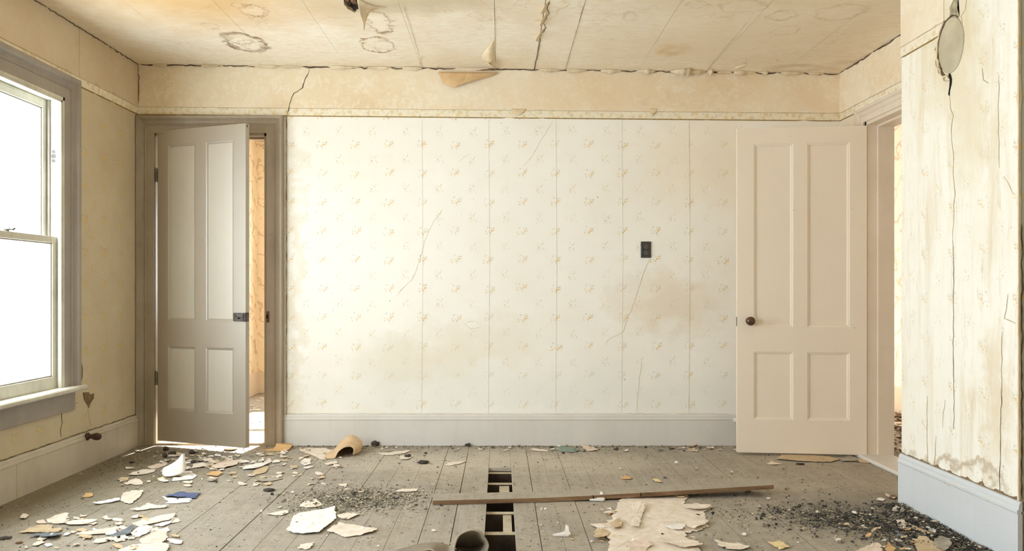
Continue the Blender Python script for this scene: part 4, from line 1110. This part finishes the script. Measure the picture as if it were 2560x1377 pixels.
# the large ones, outlines as seen
BIG = [
 ('wallpaper_sheet', [(1478,1310),(1500,1322),(1526,1300),(1544,1262),(1552,1246),(1580,1238),(1640,1228),(1700,1230),(1718,1241),(1706,1256),(1716,1266),(1760,1262),(1784,1266),(1758,1280),(1766,1292),(1752,1302),(1774,1314),(1748,1326),(1716,1332),(1712,1346),(1744,1366),(1760,1392),(1700,1420),(1560,1420),(1520,1390),(1524,1350),(1504,1330)], 'cream', 'large torn sheet of pinkish cream wallpaper on floor before the plank', .012, .003),
 ('wallpaper_piece', [(717,1331),(726,1310),(734,1290),(752,1282),(790,1276),(836,1272),(841,1296),(832,1308),(808,1324),(800,1334),(748,1336)], 'white', 'pale curled wallpaper piece with brown left edge, front centre-left', .022, .002),
 ('wallpaper_piece', [(816,1330),(830,1318),(850,1310),(888,1312),(920,1320),(944,1322),(934,1332),(900,1338),(862,1343),(840,1334)], 'cream', 'ragged cream paint piece right of the pale curled wallpaper piece', .008, .002),
 ('plaster_board', [(1938,1148),(1956,1138),(2010,1138),(2076,1142),(2100,1148),(2078,1155),(2028,1154),(1988,1152)], 'tan', 'long flat tan board piece lying under cream door', .008, .004),
 ('blue_paper', [(412,1241),(424,1236),(452,1232),(476,1234),(504,1232),(488,1246),(462,1244),(440,1244)], 'blue', 'folded blue paper on the left floorboards', .012, .004),
 ('white_scrap', [(406,1243),(440,1246),(478,1246),(476,1256),(440,1259),(412,1259),(420,1252)], 'white', 'torn white scrap tucked under the blue paper', .006, .001),
 ('slate_scrap', [(66,1344),(90,1336),(120,1334),(152,1332),(148,1342),(138,1348),(110,1346),(92,1342)], 'slate', 'curved slate grey scrap at far left front', .016, .003),
 ('tan_scrap', [(46,1331),(80,1320),(104,1312),(128,1314),(130,1322),(154,1320),(148,1330),(100,1331)], 'tan', 'tan paint flake just above the curved slate grey scrap', .008, .005),
 ('cream_scrap', [(115,1299),(138,1292),(168,1287),(178,1300),(160,1304),(168,1310),(140,1310),(120,1307)], 'cream', 'notched cream flake near the left baseboard, front', .008, .002),
 ('cream_scrap', [(160,1307),(184,1300),(215,1298),(244,1301),(234,1306),(206,1312),(176,1312)], 'cream', 'long cream flake right of notched cream flake', .006, .004),
 ('cream_scrap', [(188,1336),(206,1330),(236,1326),(262,1322),(292,1316),(296,1326),(262,1334),(220,1338),(200,1337)], 'pink', 'long pinkish flake left of the grey leaf-shaped scrap', .008, .003),
 ('slate_scrap', [(270,1342),(296,1330),(318,1322),(336,1316),(330,1330),(318,1336),(292,1342)], 'slate', 'grey leaf-shaped scrap with lifted tip, left foreground', .014, .006),
 ('cream_scrap', [(230,1356),(246,1348),(276,1344),(284,1346),(268,1354),(246,1358)], 'cream', 'narrow cream strip below the grey leaf-shaped scrap', .008, .003),
 ('white_scrap', [(330,1324),(352,1316),(378,1320),(374,1330),(352,1340),(332,1340)], 'white', 'white scrap right of the grey leaf-shaped scrap', .008, .003),
 ('pink_scrap', [(347,1352),(366,1340),(396,1326),(414,1332),(420,1344),(410,1356),(380,1358),(356,1360)], 'pink', 'rounded pinkish paper piece, left foreground', .010, .005),
 ('pink_scrap', [(296,1376),(330,1362),(370,1358),(402,1358),(424,1364),(414,1380),(400,1400),(300,1400)], 'cream', 'large cream piece cut by bottom edge under rounded pinkish piece', .010, .003),
 ('cream_scrap', [(330,1314),(358,1300),(398,1292),(438,1287),(434,1296),(404,1304),(372,1312),(350,1316)], 'cream', 'long pale strip pointing right, left foreground', .010, .002),
 ('cream_scrap', [(388,1314),(404,1306),(432,1302),(426,1308),(404,1316)], 'white', 'small white strip below long pale strip', .006, .004),
 ('pink_scrap', [(300,1250),(306,1236),(330,1230),(358,1229),(352,1240),(332,1256),(322,1260),(308,1256)], 'pink', 'pinkish triangular flake left of the blue paper', .012, .003),
 ('white_scrap', [(230,1262),(246,1254),(272,1250),(302,1249),(300,1253),(262,1258),(244,1262)], 'white', 'thin white strip left of pinkish triangular flake', .010, .003),
 ('cream_scrap', [(325,1276),(352,1268),(370,1258),(394,1264),(424,1266),(410,1270),(376,1272),(344,1277)], 'cream', 'spiky cream flake below the blue paper', .006, .003),
 ('orange_scrap', [(206,1243),(214,1235),(226,1232),(236,1238),(230,1242),(216,1244)], 'orange', 'small orange-tan flake alone near left baseboard', .010, .002),
 ('cream_scrap', [(320,1188),(332,1180),(360,1174),(392,1173),(386,1180),(362,1186),(340,1190)], 'cream', 'flat cream flake left of the curled paper cone', .006, .002),
 ('cream_scrap', [(318,1208),(324,1200),(340,1196),(350,1199),(361,1211),(340,1212)], 'cream', 'pointed cream flake in the left cluster', .006, .003),
 ('cream_scrap', [(294,1201),(304,1193),(322,1193),(322,1200),(308,1203)], 'tan', 'tan flake left of the pointed cream flake', .006, .002),
 ('pink_scrap', [(368,1170),(390,1160),(416,1156),(420,1161),(398,1170),(380,1172)], 'pink', 'pinkish flake behind the flat cream flake', .008, .002),
 ('white_scrap', [(440,1188),(452,1180),(478,1178),(484,1184),(490,1190),(478,1194),(450,1190)], 'white', 'white flake at right foot of the paper cone', .006, .002),
 ('white_scrap', [(430,1202),(432,1194),(462,1192),(494,1190),(480,1198),(450,1201)], 'white', 'thin white scrap in front of the paper cone', .004, .002),
 ('yellow_scrap', [(392,1196),(402,1194),(408,1190),(412,1196),(408,1201),(396,1199)], 'yellow', 'small yellow star-shaped flake by the left cluster', .006, .002),
 ('tan_scrap', [(528,1168),(548,1156),(576,1150),(604,1150),(592,1161),(560,1170),(538,1171)], 'pink', 'flat beige card with dark lower edge, in front of grey door', .006, .006),
 ('cream_scrap', [(478,1170),(484,1160),(506,1156),(524,1160),(520,1166),(500,1169)], 'cream', 'cream flake left of flat beige card', .006, .003),
 ('pink_scrap', [(516,1186),(530,1180),(548,1178),(556,1183),(544,1190),(524,1190)], 'orange', 'peach flake before the flat beige card', .008, .004),
 ('tan_scrap', [(629,1184),(640,1172),(668,1164),(672,1172),(662,1182),(640,1186)], 'tan', 'tan angular paper piece in front of grey door edge', .006, .003),
 ('white_card', [(605,1172),(622,1163),(654,1157),(674,1158),(650,1168),(634,1173)], 'white', 'pale folded card with dark underside in front of doorway', .006, .007),
 ('cream_scrap', [(745,1126),(770,1120),(812,1120),(838,1128),(826,1146),(800,1148),(786,1140)], 'cream', 'broad cream sheet on floor left of the rolled brown paper', .006, .002),
 ('cream_scrap', [(750,1156),(760,1147),(778,1148),(776,1160),(760,1164)], 'white', 'white scrap just before broad cream sheet', .006, .003),
 ('cream_scrap', [(812,1160),(828,1154),(846,1154),(842,1160),(820,1163)], 'cream', 'small cream flake before the rolled brown paper', .008, .002),
 ('cream_scrap', [(640,1200),(668,1197),(700,1193),(706,1197),(684,1203),(656,1206)], 'grey', 'faint greyish flake with raised dark lip, centre-left floor', .012, .002),
 ('cream_scrap', [(942,1132),(960,1132),(990,1128),(1030,1126),(1014,1132),(980,1137),(960,1137)], 'cream', 'long cream flake along the back baseboard', .004, .002),
 ('cream_scrap', [(994,1143),(1010,1140),(1030,1143),(1020,1149),(1002,1149)], 'cream', 'cream flake beside the dark round lump near back wall', .006, .002),
 ('cream_scrap', [(1111,1163),(1122,1156),(1148,1153),(1166,1154),(1150,1160),(1126,1164)], 'cream', 'oval cream flake left of the floor gap', .005, .002),
 ('cream_scrap', [(984,1228),(1008,1222),(1046,1222),(1040,1229),(1010,1230)], 'cream', 'cream flake left of the plank, beside dark rubble', .006, .002),
 ('cream_scrap', [(748,1266),(760,1254),(790,1250),(808,1262),(790,1269),(762,1268)], 'cream', 'cream triangle flake above the pale curled wallpaper', .006, .002),
 ('cream_scrap', [(665,1286),(690,1280),(720,1276),(722,1282),(704,1288),(680,1288)], 'cream', 'narrow cream flake left of pale curled wallpaper', .006, .002),
 ('cream_scrap', [(842,1290),(856,1284),(886,1282),(896,1288),(872,1298),(852,1298)], 'cream', 'ragged cream flake above the ragged paint piece', .006, .002),
 ('cream_scrap', [(745,1371),(752,1362),(784,1356),(784,1364),(766,1374)], 'cream', 'lone cream flake at bottom centre-left', .006, .002),
 ('green_scrap', [(1380,1122),(1398,1116),(1420,1116),(1450,1126),(1432,1131),(1402,1128)], 'green', 'sage green paper scrap at the back baseboard', .004, .003),
 ('cream_scrap', [(1325,1125),(1334,1120),(1372,1126),(1370,1129),(1340,1127)], 'cream', 'thin cream strip left of green scrap', .003, .002),
 ('pink_scrap', [(1449,1111),(1466,1114),(1482,1117),(1496,1126),(1470,1128),(1458,1120)], 'pink', 'peach folded paper right of green scrap', .010, .003),
 ('orange_scrap', [(1724,1110),(1736,1107),(1744,1114),(1730,1117)], 'orange', 'small orange scrap at back baseboard near cream door', .012, .002),
 ('orange_scrap', [(1552,1194),(1564,1190),(1580,1196),(1574,1199),(1556,1198)], 'orange', 'orange flake on floor behind the plank', .006, .002),
 ('yellow_scrap', [(1630,1197),(1644,1198),(1656,1204),(1648,1207),(1636,1202)], 'yellow', 'pale yellow flake behind the plank, right of orange flake', .006, .002),
 ('cream_scrap', [(1710,1127),(1722,1120),(1738,1122),(1732,1128)], 'tan', 'tan flake below the small orange scrap at wall', .006, .002),
 ('cream_scrap', [(1916,1160),(1930,1155),(1954,1160),(1940,1163)], 'cream', 'small cream flake before the long tan board piece', .008, .002),
 ('tan_scrap', [(2096,1148),(2120,1140),(2150,1146),(2138,1154),(2110,1155)], 'grey', 'greyish flake right of the long tan board piece', .008, .003),
 ('cream_scrap', [(2140,1150),(2152,1145),(2190,1148),(2196,1153),(2170,1158),(2150,1156)], 'tan', 'tan flake at the foot of right door casing', .010, .002),
 ('cream_scrap', [(1510,1279),(1528,1276),(1546,1282),(1534,1286),(1514,1284)], 'cream', 'cream flake left of the large torn sheet', .006, .002),
 ('cream_scrap', [(1488,1326),(1496,1324),(1518,1326),(1524,1334),(1508,1350),(1492,1352),(1484,1344)], 'tan', 'tan curled flake at left edge of large torn sheet', .020, .006),
 ('cream_scrap', [(1786,1352),(1806,1358),(1846,1360),(1878,1368),(1860,1376),(1822,1374),(1798,1366)], 'cream', 'long cream flake at front right of large torn sheet', .010, .002),
 ('cream_scrap', [(1920,1356),(1938,1354),(1950,1352),(1976,1368),(1950,1374),(1932,1364)], 'yellow', 'jagged yellowish flake in right foreground', .010, .002),
 ('cream_scrap', [(2120,1390),(2150,1374),(2192,1358),(2204,1366),(2206,1384),(2180,1400)], 'pink', 'pinkish flake at bottom edge, left of rubble heap', .014, .004),
 ('tan_scrap', [(2286,1364),(2296,1346),(2320,1350),(2344,1362),(2372,1384),(2330,1400),(2300,1390)], 'tan', 'large tan flake at bottom edge in rubble heap', .024, .008),
 ('green_scrap', [(2330,1358),(2346,1346),(2378,1350),(2376,1366),(2360,1380),(2342,1370)], 'grey', 'grey-green torn paper lying on rubble heap', .014, .010),
 ('cream_scrap', [(2240,1304),(2262,1304),(2270,1312),(2262,1322),(2250,1318)], 'cream', 'small cream flake in the upper rubble heap', .010, .004),
 ('cream_scrap', [(2270,1312),(2290,1318),(2330,1332),(2322,1340),(2290,1326)], 'tan', 'long tan strip in rubble heap', .010, .006),
 ('white_scrap', [(2314,1316),(2328,1318),(2340,1326),(2336,1332),(2320,1326)], 'white', 'white flake by blue-grey baseboard', .010, .006),
 ('white_scrap', [(2190,1248),(2200,1244),(2212,1248),(2206,1254),(2194,1254)], 'white', 'white flake near the far end of blue-grey baseboard', .008, .003),
 ('cream_scrap', [(2228,1274),(2240,1268),(2256,1272),(2262,1278),(2244,1282)], 'cream', 'rounded cream flake at start of rubble heap', .010, .004),
 ('pink_scrap', [(2214,1236),(2228,1238),(2240,1244),(2236,1248),(2220,1244)], 'pink', 'pinkish flake touching the end of blue-grey baseboard', .016, .004),
 ('brown_scrap', [(2212,1374),(2220,1356),(2232,1366),(2240,1384),(2220,1390)], 'orange', 'upright orange-brown flake at bottom edge right', .024, .006),
]
for k, (nm, pts, mk, lab, lift, z) in enumerate(BIG):
    scrap(nm, pts, P_(mk), lab, 'paper scrap', None, lift, z, seed=k + 1, ragged=.0035 if len(pts) < 14 else .006)

# layers on the big sheet
for k, pts in enumerate((((1640,1232),(1690,1228),(1712,1230),(1720,1240),(1704,1244),(1676,1236)), ((1706,1264),(1740,1262),(1784,1264),(1766,1274),(1740,1276),(1716,1272)), ((1560,1300),(1584,1262),(1614,1258),(1604,1290),(1596,1322),(1576,1318)), ((1524,1310),(1542,1296),(1556,1304),(1552,1320),(1534,1324)),
                         ((1664,1316),(1690,1306),(1712,1312),(1708,1324),(1680,1322)), ((1716,1300),(1750,1296),(1770,1302),(1760,1316),(1734,1322),(1718,1316)), ((1640,1352),(1680,1346),(1740,1352),(1756,1366),(1700,1370)), ((1570,1360),(1600,1350),(1630,1362),(1610,1384),(1580,1384)))):
    scrap('torn_layer', pts, P_(('yellow', 'cream', 'cream', 'tan', 'white', 'cream', 'cream', 'pink')[k]), ('yellowish torn layer on the large sheet, against the plank', 'cream pointed layer sticking out right of the large sheet', 'long cream layer along the left edge of the large sheet', 'small tan layer at left corner of the large sheet', 'small white layer near the middle right of the large sheet', 'cream jagged layer at right side of the large sheet', 'cream layer across the front right of the large sheet', 'pinkish layer at the front left of the large sheet')[k], 'paper scrap', 'torn layers on the large sheet', .016, .009, seed=200 + k)

# scattered flakes: one by one, grouped by where they lie
def flakes(n, region, labelbase, group, cols, smin, smax, seed, z=.001):
    r = random.Random(seed); k = 0
    while k < n:
        x0, x1, y0, y1 = region[int(r.random() * len(region))]
        px, py = r.uniform(x0, x1), r.uniform(y0, y1)
        p = fl(px, py)
        if abs(p.x) < .09 and 2.3 < p.y < 4.75: continue
        if p.x < XL + .06 or p.y > YB - .05 or (p.x > 1.9 and p.y < 3.98): continue
        if p.y < 4.22 and p.y > 3.86 and -.4 < p.x < 1.45: continue
        w_ = r.uniform(smin, smax) * (py - CY) / 500; h_ = w_ * r.uniform(.22, .42)
        ck = r.choice(cols)
        scrap('paint_flake', outline(px, py, w_, h_, seed * 100 + k, 9, .55), P_(ck), labelbase.replace('paint flake', {'cream': 'cream', 'white': 'white', 'tan': 'tan', 'pink': 'pinkish', 'grey': 'grey', 'dark': 'dark', 'orange': 'orange', 'slate': 'slate'}[ck] + ' paint flake', 1) + (', larger' if w_ > (smin + smax) / 2 else ''), 'paint flake', group, r.uniform(.003, .010), z + r.uniform(0, .003), seed=seed * 7 + k, ragged=.002)
        k += 1
flakes(110, [(300, 640, 1124, 1215), (380, 620, 1128, 1180), (430, 700, 1130, 1165)], 'small pale paint flake in the litter before grey door', 'flakes before the grey door', ['cream', 'cream', 'white', 'tan', 'pink', 'grey'], 9, 34, 1)
flakes(75, [(60, 460, 1290, 1372), (190, 440, 1290, 1350)], 'small pale paint flake among the left foreground litter', 'flakes in the left foreground', ['cream', 'cream', 'white', 'pink', 'tan'], 9, 34, 2)
flakes(60, [(600, 900, 1122, 1215), (640, 860, 1122, 1170)], 'small pale paint flake near the rolled brown paper', 'flakes near the rolled paper', ['cream', 'cream', 'white', 'tan'], 8, 30, 3)
flakes(60, [(720, 1840, 1117, 1122), (900, 1840, 1118, 1128)], 'tiny paint flake fallen along the back baseboard', 'flakes along the back baseboard', ['cream', 'white', 'tan', 'grey', 'dark'], 6, 20, 4)
flakes(22, [(1300, 1840, 1130, 1200), (1290, 1480, 1260, 1370), (1800, 2100, 1230, 1370)], 'tiny paint flake scattered over the right floorboards', 'flakes on the right floorboards', ['cream', 'white', 'tan'], 4, 12, 5)
flakes(40, [(2080, 2240, 1270, 1370), (2240, 2320, 1320, 1375)], 'small paint flake lying in the black rubble heap', 'flakes in the rubble heap', ['cream', 'white', 'tan', 'grey', 'orange', 'slate'], 6, 22, 6, .006)
flakes(22, [(1500, 1560, 1256, 1300), (1540, 1760, 1340, 1376), (1480, 1560, 1300, 1376)], 'small paint flake broken off around the large torn sheet', 'crumbs of the large sheet', ['cream', 'white', 'tan', 'orange'], 6, 16, 7, .004)
flakes(20, [(640, 1100, 1190, 1370)], 'tiny paint flake on the open floor left of gap', 'flakes left of the gap', ['cream', 'white', 'grey'], 4, 12, 8)

# dark lumps (plaster, coal) one by one
def lump(px, py, w, h, mat, label, group=None, seed=0, name='debris_lump', z=0.0):
    s = (py - CY) and (EH * F / (py - CY)) / F
    rx, rz = w * s / 2, h * s / 2
    p = fl(px, py); bm = bmesh.new()
    bmesh.ops.create_icosphere(bm, subdivisions=2, radius=1)
    for v in bm.verts:
        k = 1 + .45 * noise.noise(v.co * 1.8 + Vector((seed * 5.3, 0, 0)))
        v.co = Vector((v.co.x * rx * k, v.co.y * rx * .8 * k, max(-.9, v.co.z) * rz * k + rz * .8))
    me = bpy.data.meshes.new(name); bm.to_mesh(me); bm.free(); me.materials.append(mat)
    o = bpy.data.objects.new(name, me); COL.objects.link(o); o.location = (p.x, p.y, z)
    return tag(o, label, 'debris', group)
for k, (px, py, w, h, mk, lab) in enumerate(((1020, 1143, 18, 9, 'dark', 'dark grey triangular lump near back baseboard'), (1058, 1158, 28, 9, 'dark', 'dark oblong lump on floor left of the gap'), (1064, 1134, 7, 5, 'dark', 'tiny dark lump behind the dark oblong lump'),
        (415, 1126, 14, 12, 'dark', 'black lump in the litter before grey door'), (430, 1137, 22, 10, 'dark', 'black elongated lump in the litter before grey door'), (412, 1144, 12, 14, 'dark', 'black upright lump nearest in litter before grey door'),
        (480, 1134, 18, 10, 'dark', 'dark lump under the grey door edge'), (330, 1156, 16, 4, 'dark', 'flat dark chip near left baseboard'), (485, 1157, 16, 8, 'dark', 'dark lump behind flat beige card'), (938, 1114, 22, 14, 'dark', 'dark crumb heap at back baseboard by rolled paper'),
        (1170, 1115, 16, 8, 'dark', 'dark crumb at back baseboard behind the gap'), (672, 1227, 28, 8, 'dark', 'dark flat chip left of grey rubble'), (680, 1237, 9, 7, 'dark', 'small dark chip left of grey rubble'),
        (1691, 1158, 9, 7, 'white', 'round white plaster crumb on the right floor'), (1868, 1228, 18, 10, 'white', 'pale plaster lump under the plank right end'), (1921, 1248, 10, 6, 'pink', 'pinkish crumb right of plank end'), (1353, 1251, 12, 7, 'white', 'white crumb against the plank front'),
        (1354, 1275, 5, 5, 'white', 'tiny white crumb right of the gap'), (1364, 1274, 7, 6, 'white', 'second white crumb right of the gap'), (2232, 1246, 20, 9, 'brown', 'reddish brown chunk by end of blue-grey baseboard'), (2000, 1161, 20, 5, 'dark', 'flat dark chip before long tan board piece'),
        (1570, 1248, 10, 8, 'white', 'white crumb at top left of the large sheet'), (1542, 1240, 14, 8, 'white', 'white chip touching the plank above large sheet'), (1408, 1134, 8, 6, 'dark', 'dark crumb below the sage green scrap'), (575, 1125, 34, 5, 'brown', 'brown crumbled bark under grey door corner'), (170, 1299, 12, 4, 'brown', 'thin brown chip behind notched cream flake'), (48, 1358, 18, 5, 'brown', 'brown splinter at far left bottom'), (12, 1346, 34, 5, 'dark', 'dark flat chip at far left edge'))):
    lump(px, py, w, h, P_(mk), lab, seed=k)
# plaster Y-shaped chips
for k, (px, py, lab) in enumerate(((1496, 1252, 'white Y-shaped plaster chip before the plank'), (1408, 1340, 'white Y-shaped plaster chip right of the gap'))):
    c = fl(px, py)
    V = [(-.045, -.004), (-.02, -.010), (.022, -.014), (.032, -.006), (.026, .006), (.024, .022), (.012, .026), (.008, .008), (-.014, .002)]
    bm = bmesh.new(); a = [bm.verts.new((c.x + x, c.y + y, .003 + max(0, y) * .9)) for x, y in V]; b = [bm.verts.new((c.x + x, c.y + y, .011 + max(0, y) * 1.2)) for x, y in V]
    bm.faces.new(a[::-1]); bm.faces.new(b)
    for i in range(len(V)): bm.faces.new((a[i], a[(i + 1) % 9], b[(i + 1) % 9], b[i]))
    tag(bmo('plaster_chip', bm, P_('white')), lab, 'plaster chip')

# rolled brown paper by the back wall
rp = patch('rolled_paper', [
    [at(800, 1136, 5.16), at(830, 1130, 5.22), at(856, 1122, 5.30), at(876, 1114, 5.34), at(890, 1114, 5.34), at(902, 1118, 5.33), at(902, 1124, 5.28)],
    [at(804, 1139, 5.08), at(830, 1127, 5.13), at(851, 1105, 5.18), at(870, 1089, 5.22), at(888, 1090, 5.24), at(903, 1103, 5.22), at(903, 1122, 5.17)],
    [at(812, 1143, 5.00), at(833, 1132, 5.05), at(854, 1110, 5.09), at(876, 1098, 5.12), at(896, 1102, 5.14), at(905, 1114, 5.11), at(899, 1130, 5.06)],
    [at(819, 1146, 4.94), at(836, 1145, 4.96), at(846, 1129, 4.99), at(862, 1118, 5.01), at(878, 1117, 5.03), at(884, 1124, 5.01), at(882, 1137, 4.985)]], M['p_tan'], None, 6, .002)
tag(rp, 'rolled sheet of stiff brown paper against the back baseboard', 'rolled paper')
rp.data.materials.clear(); rp.data.materials.append(plain('stiff_tan_paper', (216, 190, 156), .85, (196, 166, 130), 8))
# bent orange card by the left doorway
cd = patch('bent_card', [[fl(652, 1125, .004), fl(684, 1120, .004), at(690, 1108, 5.32)], [fl(682, 1127, .004), fl(706, 1123, .006), at(714, 1108, 5.32)], [fl(712, 1128, .004), fl(724, 1122, .010), at(733, 1110, 5.30)]], M['p_orange'], None, 4, .002)
tag(cd, 'bent orange-tan card propped at foot of left door casing', 'card')
# curled paper cone
cc = fl(436, 1190)
cone = patch('paper_cone', [[cc + Vector((-.070, .00, .012)), cc + Vector((-.040, -.035, .006)), cc + Vector((.010, -.040, .010)), cc + Vector((.050, -.010, .020)), cc + Vector((.056, .03, .05))],
                            [cc + Vector((-.075, .03, .040)), cc + Vector((-.020, .01, .055)), cc + Vector((.020, .00, .050)), cc + Vector((.045, .01, .060)), cc + Vector((.050, .03, .075))],
                            [cc + Vector((-.040, .06, .050)), cc + Vector((.000, .05, .085)), cc + Vector((.025, .03, .110)), cc + Vector((.036, .03, .120)), cc + Vector((.042, .04, .110))]], P_('white'), None, 5, .0015, .1)
tag(cone, 'white curled paper cone standing up on the left floor', 'curled paper')

# ------------------------------------------------------------------ carpet remnant in the foreground
rows = []
for v in range(5):
    t = v / 4; Y = 3.05 + .19 * t
    rx = .062 - .006 * t; rz = .060 * (1 - t) ** .7 + .002; cxl = -.096 - .034 * t; cz = rz + .006
    row = [(-.46, Y - .10, .004), (-.40, Y - .04, .010), (-.33, Y + .00, .040 - .024 * t), (-.27, Y + .01, .056 - .036 * t), (-.235, Y + .005, .040 - .022 * t), (cxl - rx * 1.42, Y, .020 - .008 * t)]
    for d in (172, 140, 105, 75, 45, 10, -30, -70, -115, -160):
        k = (1 if d > -40 else .93 if d > -80 else .86) * (1 + .22 * math.cos(math.radians(d - 170)) + .05 * math.sin(d * .09 + t * 2))
        row.append((cxl + rx * k * math.cos(math.radians(d)), Y, cz + rz * k * math.sin(math.radians(d))))
    rows.append(row)
cp = patch('carpet_remnant', rows, M['cloth'], None, 7, .007)
tag(cp, 'ribbed taupe carpet remnant curling up beside the floor gap', 'carpet')

# ------------------------------------------------------------------ rubble, grit and dust: uncountable crumbs
def crumbs(name, pos, size, mat, label, seed, flat=.5):
    r = np.random.default_rng(seed); n = len(pos)
    base = np.array([(1, 0, 0), (-1, 0, 0), (0, 1, 0), (0, -1, 0), (0, 0, 1), (0, 0, -1)], float)
    f = np.array([(0, 2, 4), (2, 1, 4), (1, 3, 4), (3, 0, 4), (2, 0, 5), (1, 2, 5), (3, 1, 5), (0, 3, 5)])
    s = size * r.lognormal(0, .5, n)[:, None]
    a = r.uniform(0, 6.28, n); ca, sa = np.cos(a), np.sin(a)
    V = base[None] * (1 + .5 * r.uniform(-1, 1, (n, 6, 1))) * np.stack([np.ones(n), r.uniform(.35, .9, n), flat * r.uniform(.4, 1, n)], 1)[:, None, :] * s[:, None, :]
    X = V[..., 0] * ca[:, None] - V[..., 1] * sa[:, None]; Y_ = V[..., 0] * sa[:, None] + V[..., 1] * ca[:, None]
    V = np.stack([X, Y_, V[..., 2]], -1) + pos[:, None, :]
    V[..., 2] += np.maximum(0, -(V[..., 2].min(1)))[:, None]
    Fs = (f[None] + 6 * np.arange(n)[:, None, None]).reshape(-1, 3)
    me = bpy.data.meshes.new(name); me.from_pydata(V.reshape(-1, 3).tolist(), [], Fs.tolist()); me.update()
    o = link(name, me, mat); return tag(o, label, 'debris', None, 'stuff')
def keep(p):
    m = (p[:, 0] > XL + .03) & (p[:, 1] < YB - .03) & ~((np.abs(p[:, 0]) < .075) & (p[:, 1] > 2.3) & (p[:, 1] < 4.73)) & ~((p[:, 0] > XN - .028) & (p[:, 1] < YN1 + .02) & (p[:, 1] > YN0 - .04)) & (p[:, 0] < XR - .03)
    return p[m]
def heap(n, cx, cy, sx, sy, rot=0, hz=0.0, k=1.0):
    a = rng.normal(0, 1, (n, 2)) * (sx, sy); c_, s_ = math.cos(rot), math.sin(rot)
    x = cx + a[:, 0] * c_ - a[:, 1] * s_; y = cy + a[:, 0] * s_ + a[:, 1] * c_
    d = np.exp(-.5 * ((a[:, 0] / sx) ** 2 + (a[:, 1] / sy) ** 2))
    return np.stack([x, y, hz * d * rng.uniform(0, 1, n)], 1)
def along(n, x, y0, y1, spread, hz):
    y = rng.uniform(y0, y1, n); d = np.abs(rng.normal(0, spread, n))
    return np.stack([x - .032 - d, y, hz * np.exp(-d / spread) * rng.uniform(0, 1, n)], 1)
M['coal'] = plain('black_grit', (70, 68, 66), .75, (42, 41, 40), 60)
M['grit'] = plain('grey_grit', (142, 134, 116), .9, (104, 97, 84), 60)
M['dustp'] = plain('plaster_crumbs', (226, 216, 196), .9, (196, 182, 156), 60)
c1 = fl(868, 1250)
h1 = keep(np.vstack([heap(4200, c1.x, c1.y, .15, .13, 0, .008), heap(1600, c1.x + .2, c1.y + .02, .16, .10, 0, .003)]))
crumbs('rubble', h1[::2], .0034, M['grit'], 'heap of grey plaster grit on floor left of the plank', 1)
crumbs('rubble', h1[1::8], .0034, M['coal'], 'dark grains mixed in the grit heap left of the plank', 2)
crumbs('rubble', h1[3::4], .0030, M['dustp'], 'pale crumbs mixed in the grit heap left of the plank', 3)
c2 = fl(2140, 1300); c3 = fl(2270, 1330)
h2 = keep(np.vstack([heap(3400, c2.x, c2.y, .15, .11, -.3, .008), heap(3800, c3.x + .02, c3.y - .05, .13, .20, 0, .018), along(6000, XN, 2.85, 3.92, .055, .020), heap(900, 1.35, 3.72, .2, .16, 0, .002)]))
crumbs('rubble', h2[::2], .0036, M['coal'], 'heap of black grit along the blue-grey baseboard', 4, .7)
crumbs('rubble', h2[1::3], .0036, M['grit'], 'grey grains in the black grit heap at right', 5)
crumbs('rubble', h2[2::8], .0034, M['dustp'], 'white crumbs in the black grit heap at right', 6)
def spread(n):
    p = np.stack([rng.uniform(XL, XR, n), YB - (YB - 2.9) * rng.uniform(0, 1, n) ** 1.0, np.zeros(n)], 1)
    return keep(p)
crumbs('floor_grit', spread(7000), .0024, M['grit'], 'fine grey grit strewn over the whole floor', 7)
crumbs('floor_grit', spread(1500), .0028, M['coal'], 'dark specks strewn over the whole floor', 8)
crumbs('floor_grit', spread(3600), .0024, M['dustp'], 'white plaster crumbs strewn over the whole floor', 9)
wl = np.stack([rng.uniform(DX1 + .1, 1.5, 1100), YB - .03 - np.abs(rng.normal(0, .04, 1100)), np.zeros(1100)], 1)
crumbs('floor_grit', wl, .0042, M['grit'], 'line of grit fallen along the back baseboard', 10)
dm = keep(heap(1500, -1.95, 4.95, .30, .18, 0, .004))
crumbs('rubble', dm, .0034, M['grit'], 'brown crumbs in the litter before the grey door', 11)
# litter in the rooms beyond
hl = np.stack([rng.uniform(2.50, 3.33, 1600), rng.uniform(4.6, 7.6, 1600), rng.uniform(0, .03, 1600)], 1)
crumbs('rubble', hl, .014, P_('brown'), 'brown plaster litter on the hall floor beyond cream door', 12)
crumbs('rubble', hl[::3] + np.array([.01, .02, .01]), .018, P_('cream'), 'pale plaster litter on the hall floor beyond cream door', 13, .3)
fr2 = np.stack([rng.uniform(-2.4, -1.2, 500), rng.uniform(5.6, 8.1, 500), np.zeros(500)], 1)
crumbs('rubble', fr2, .014, P_('cream'), 'paint litter on the sunlit floor beyond grey door', 14, .12)
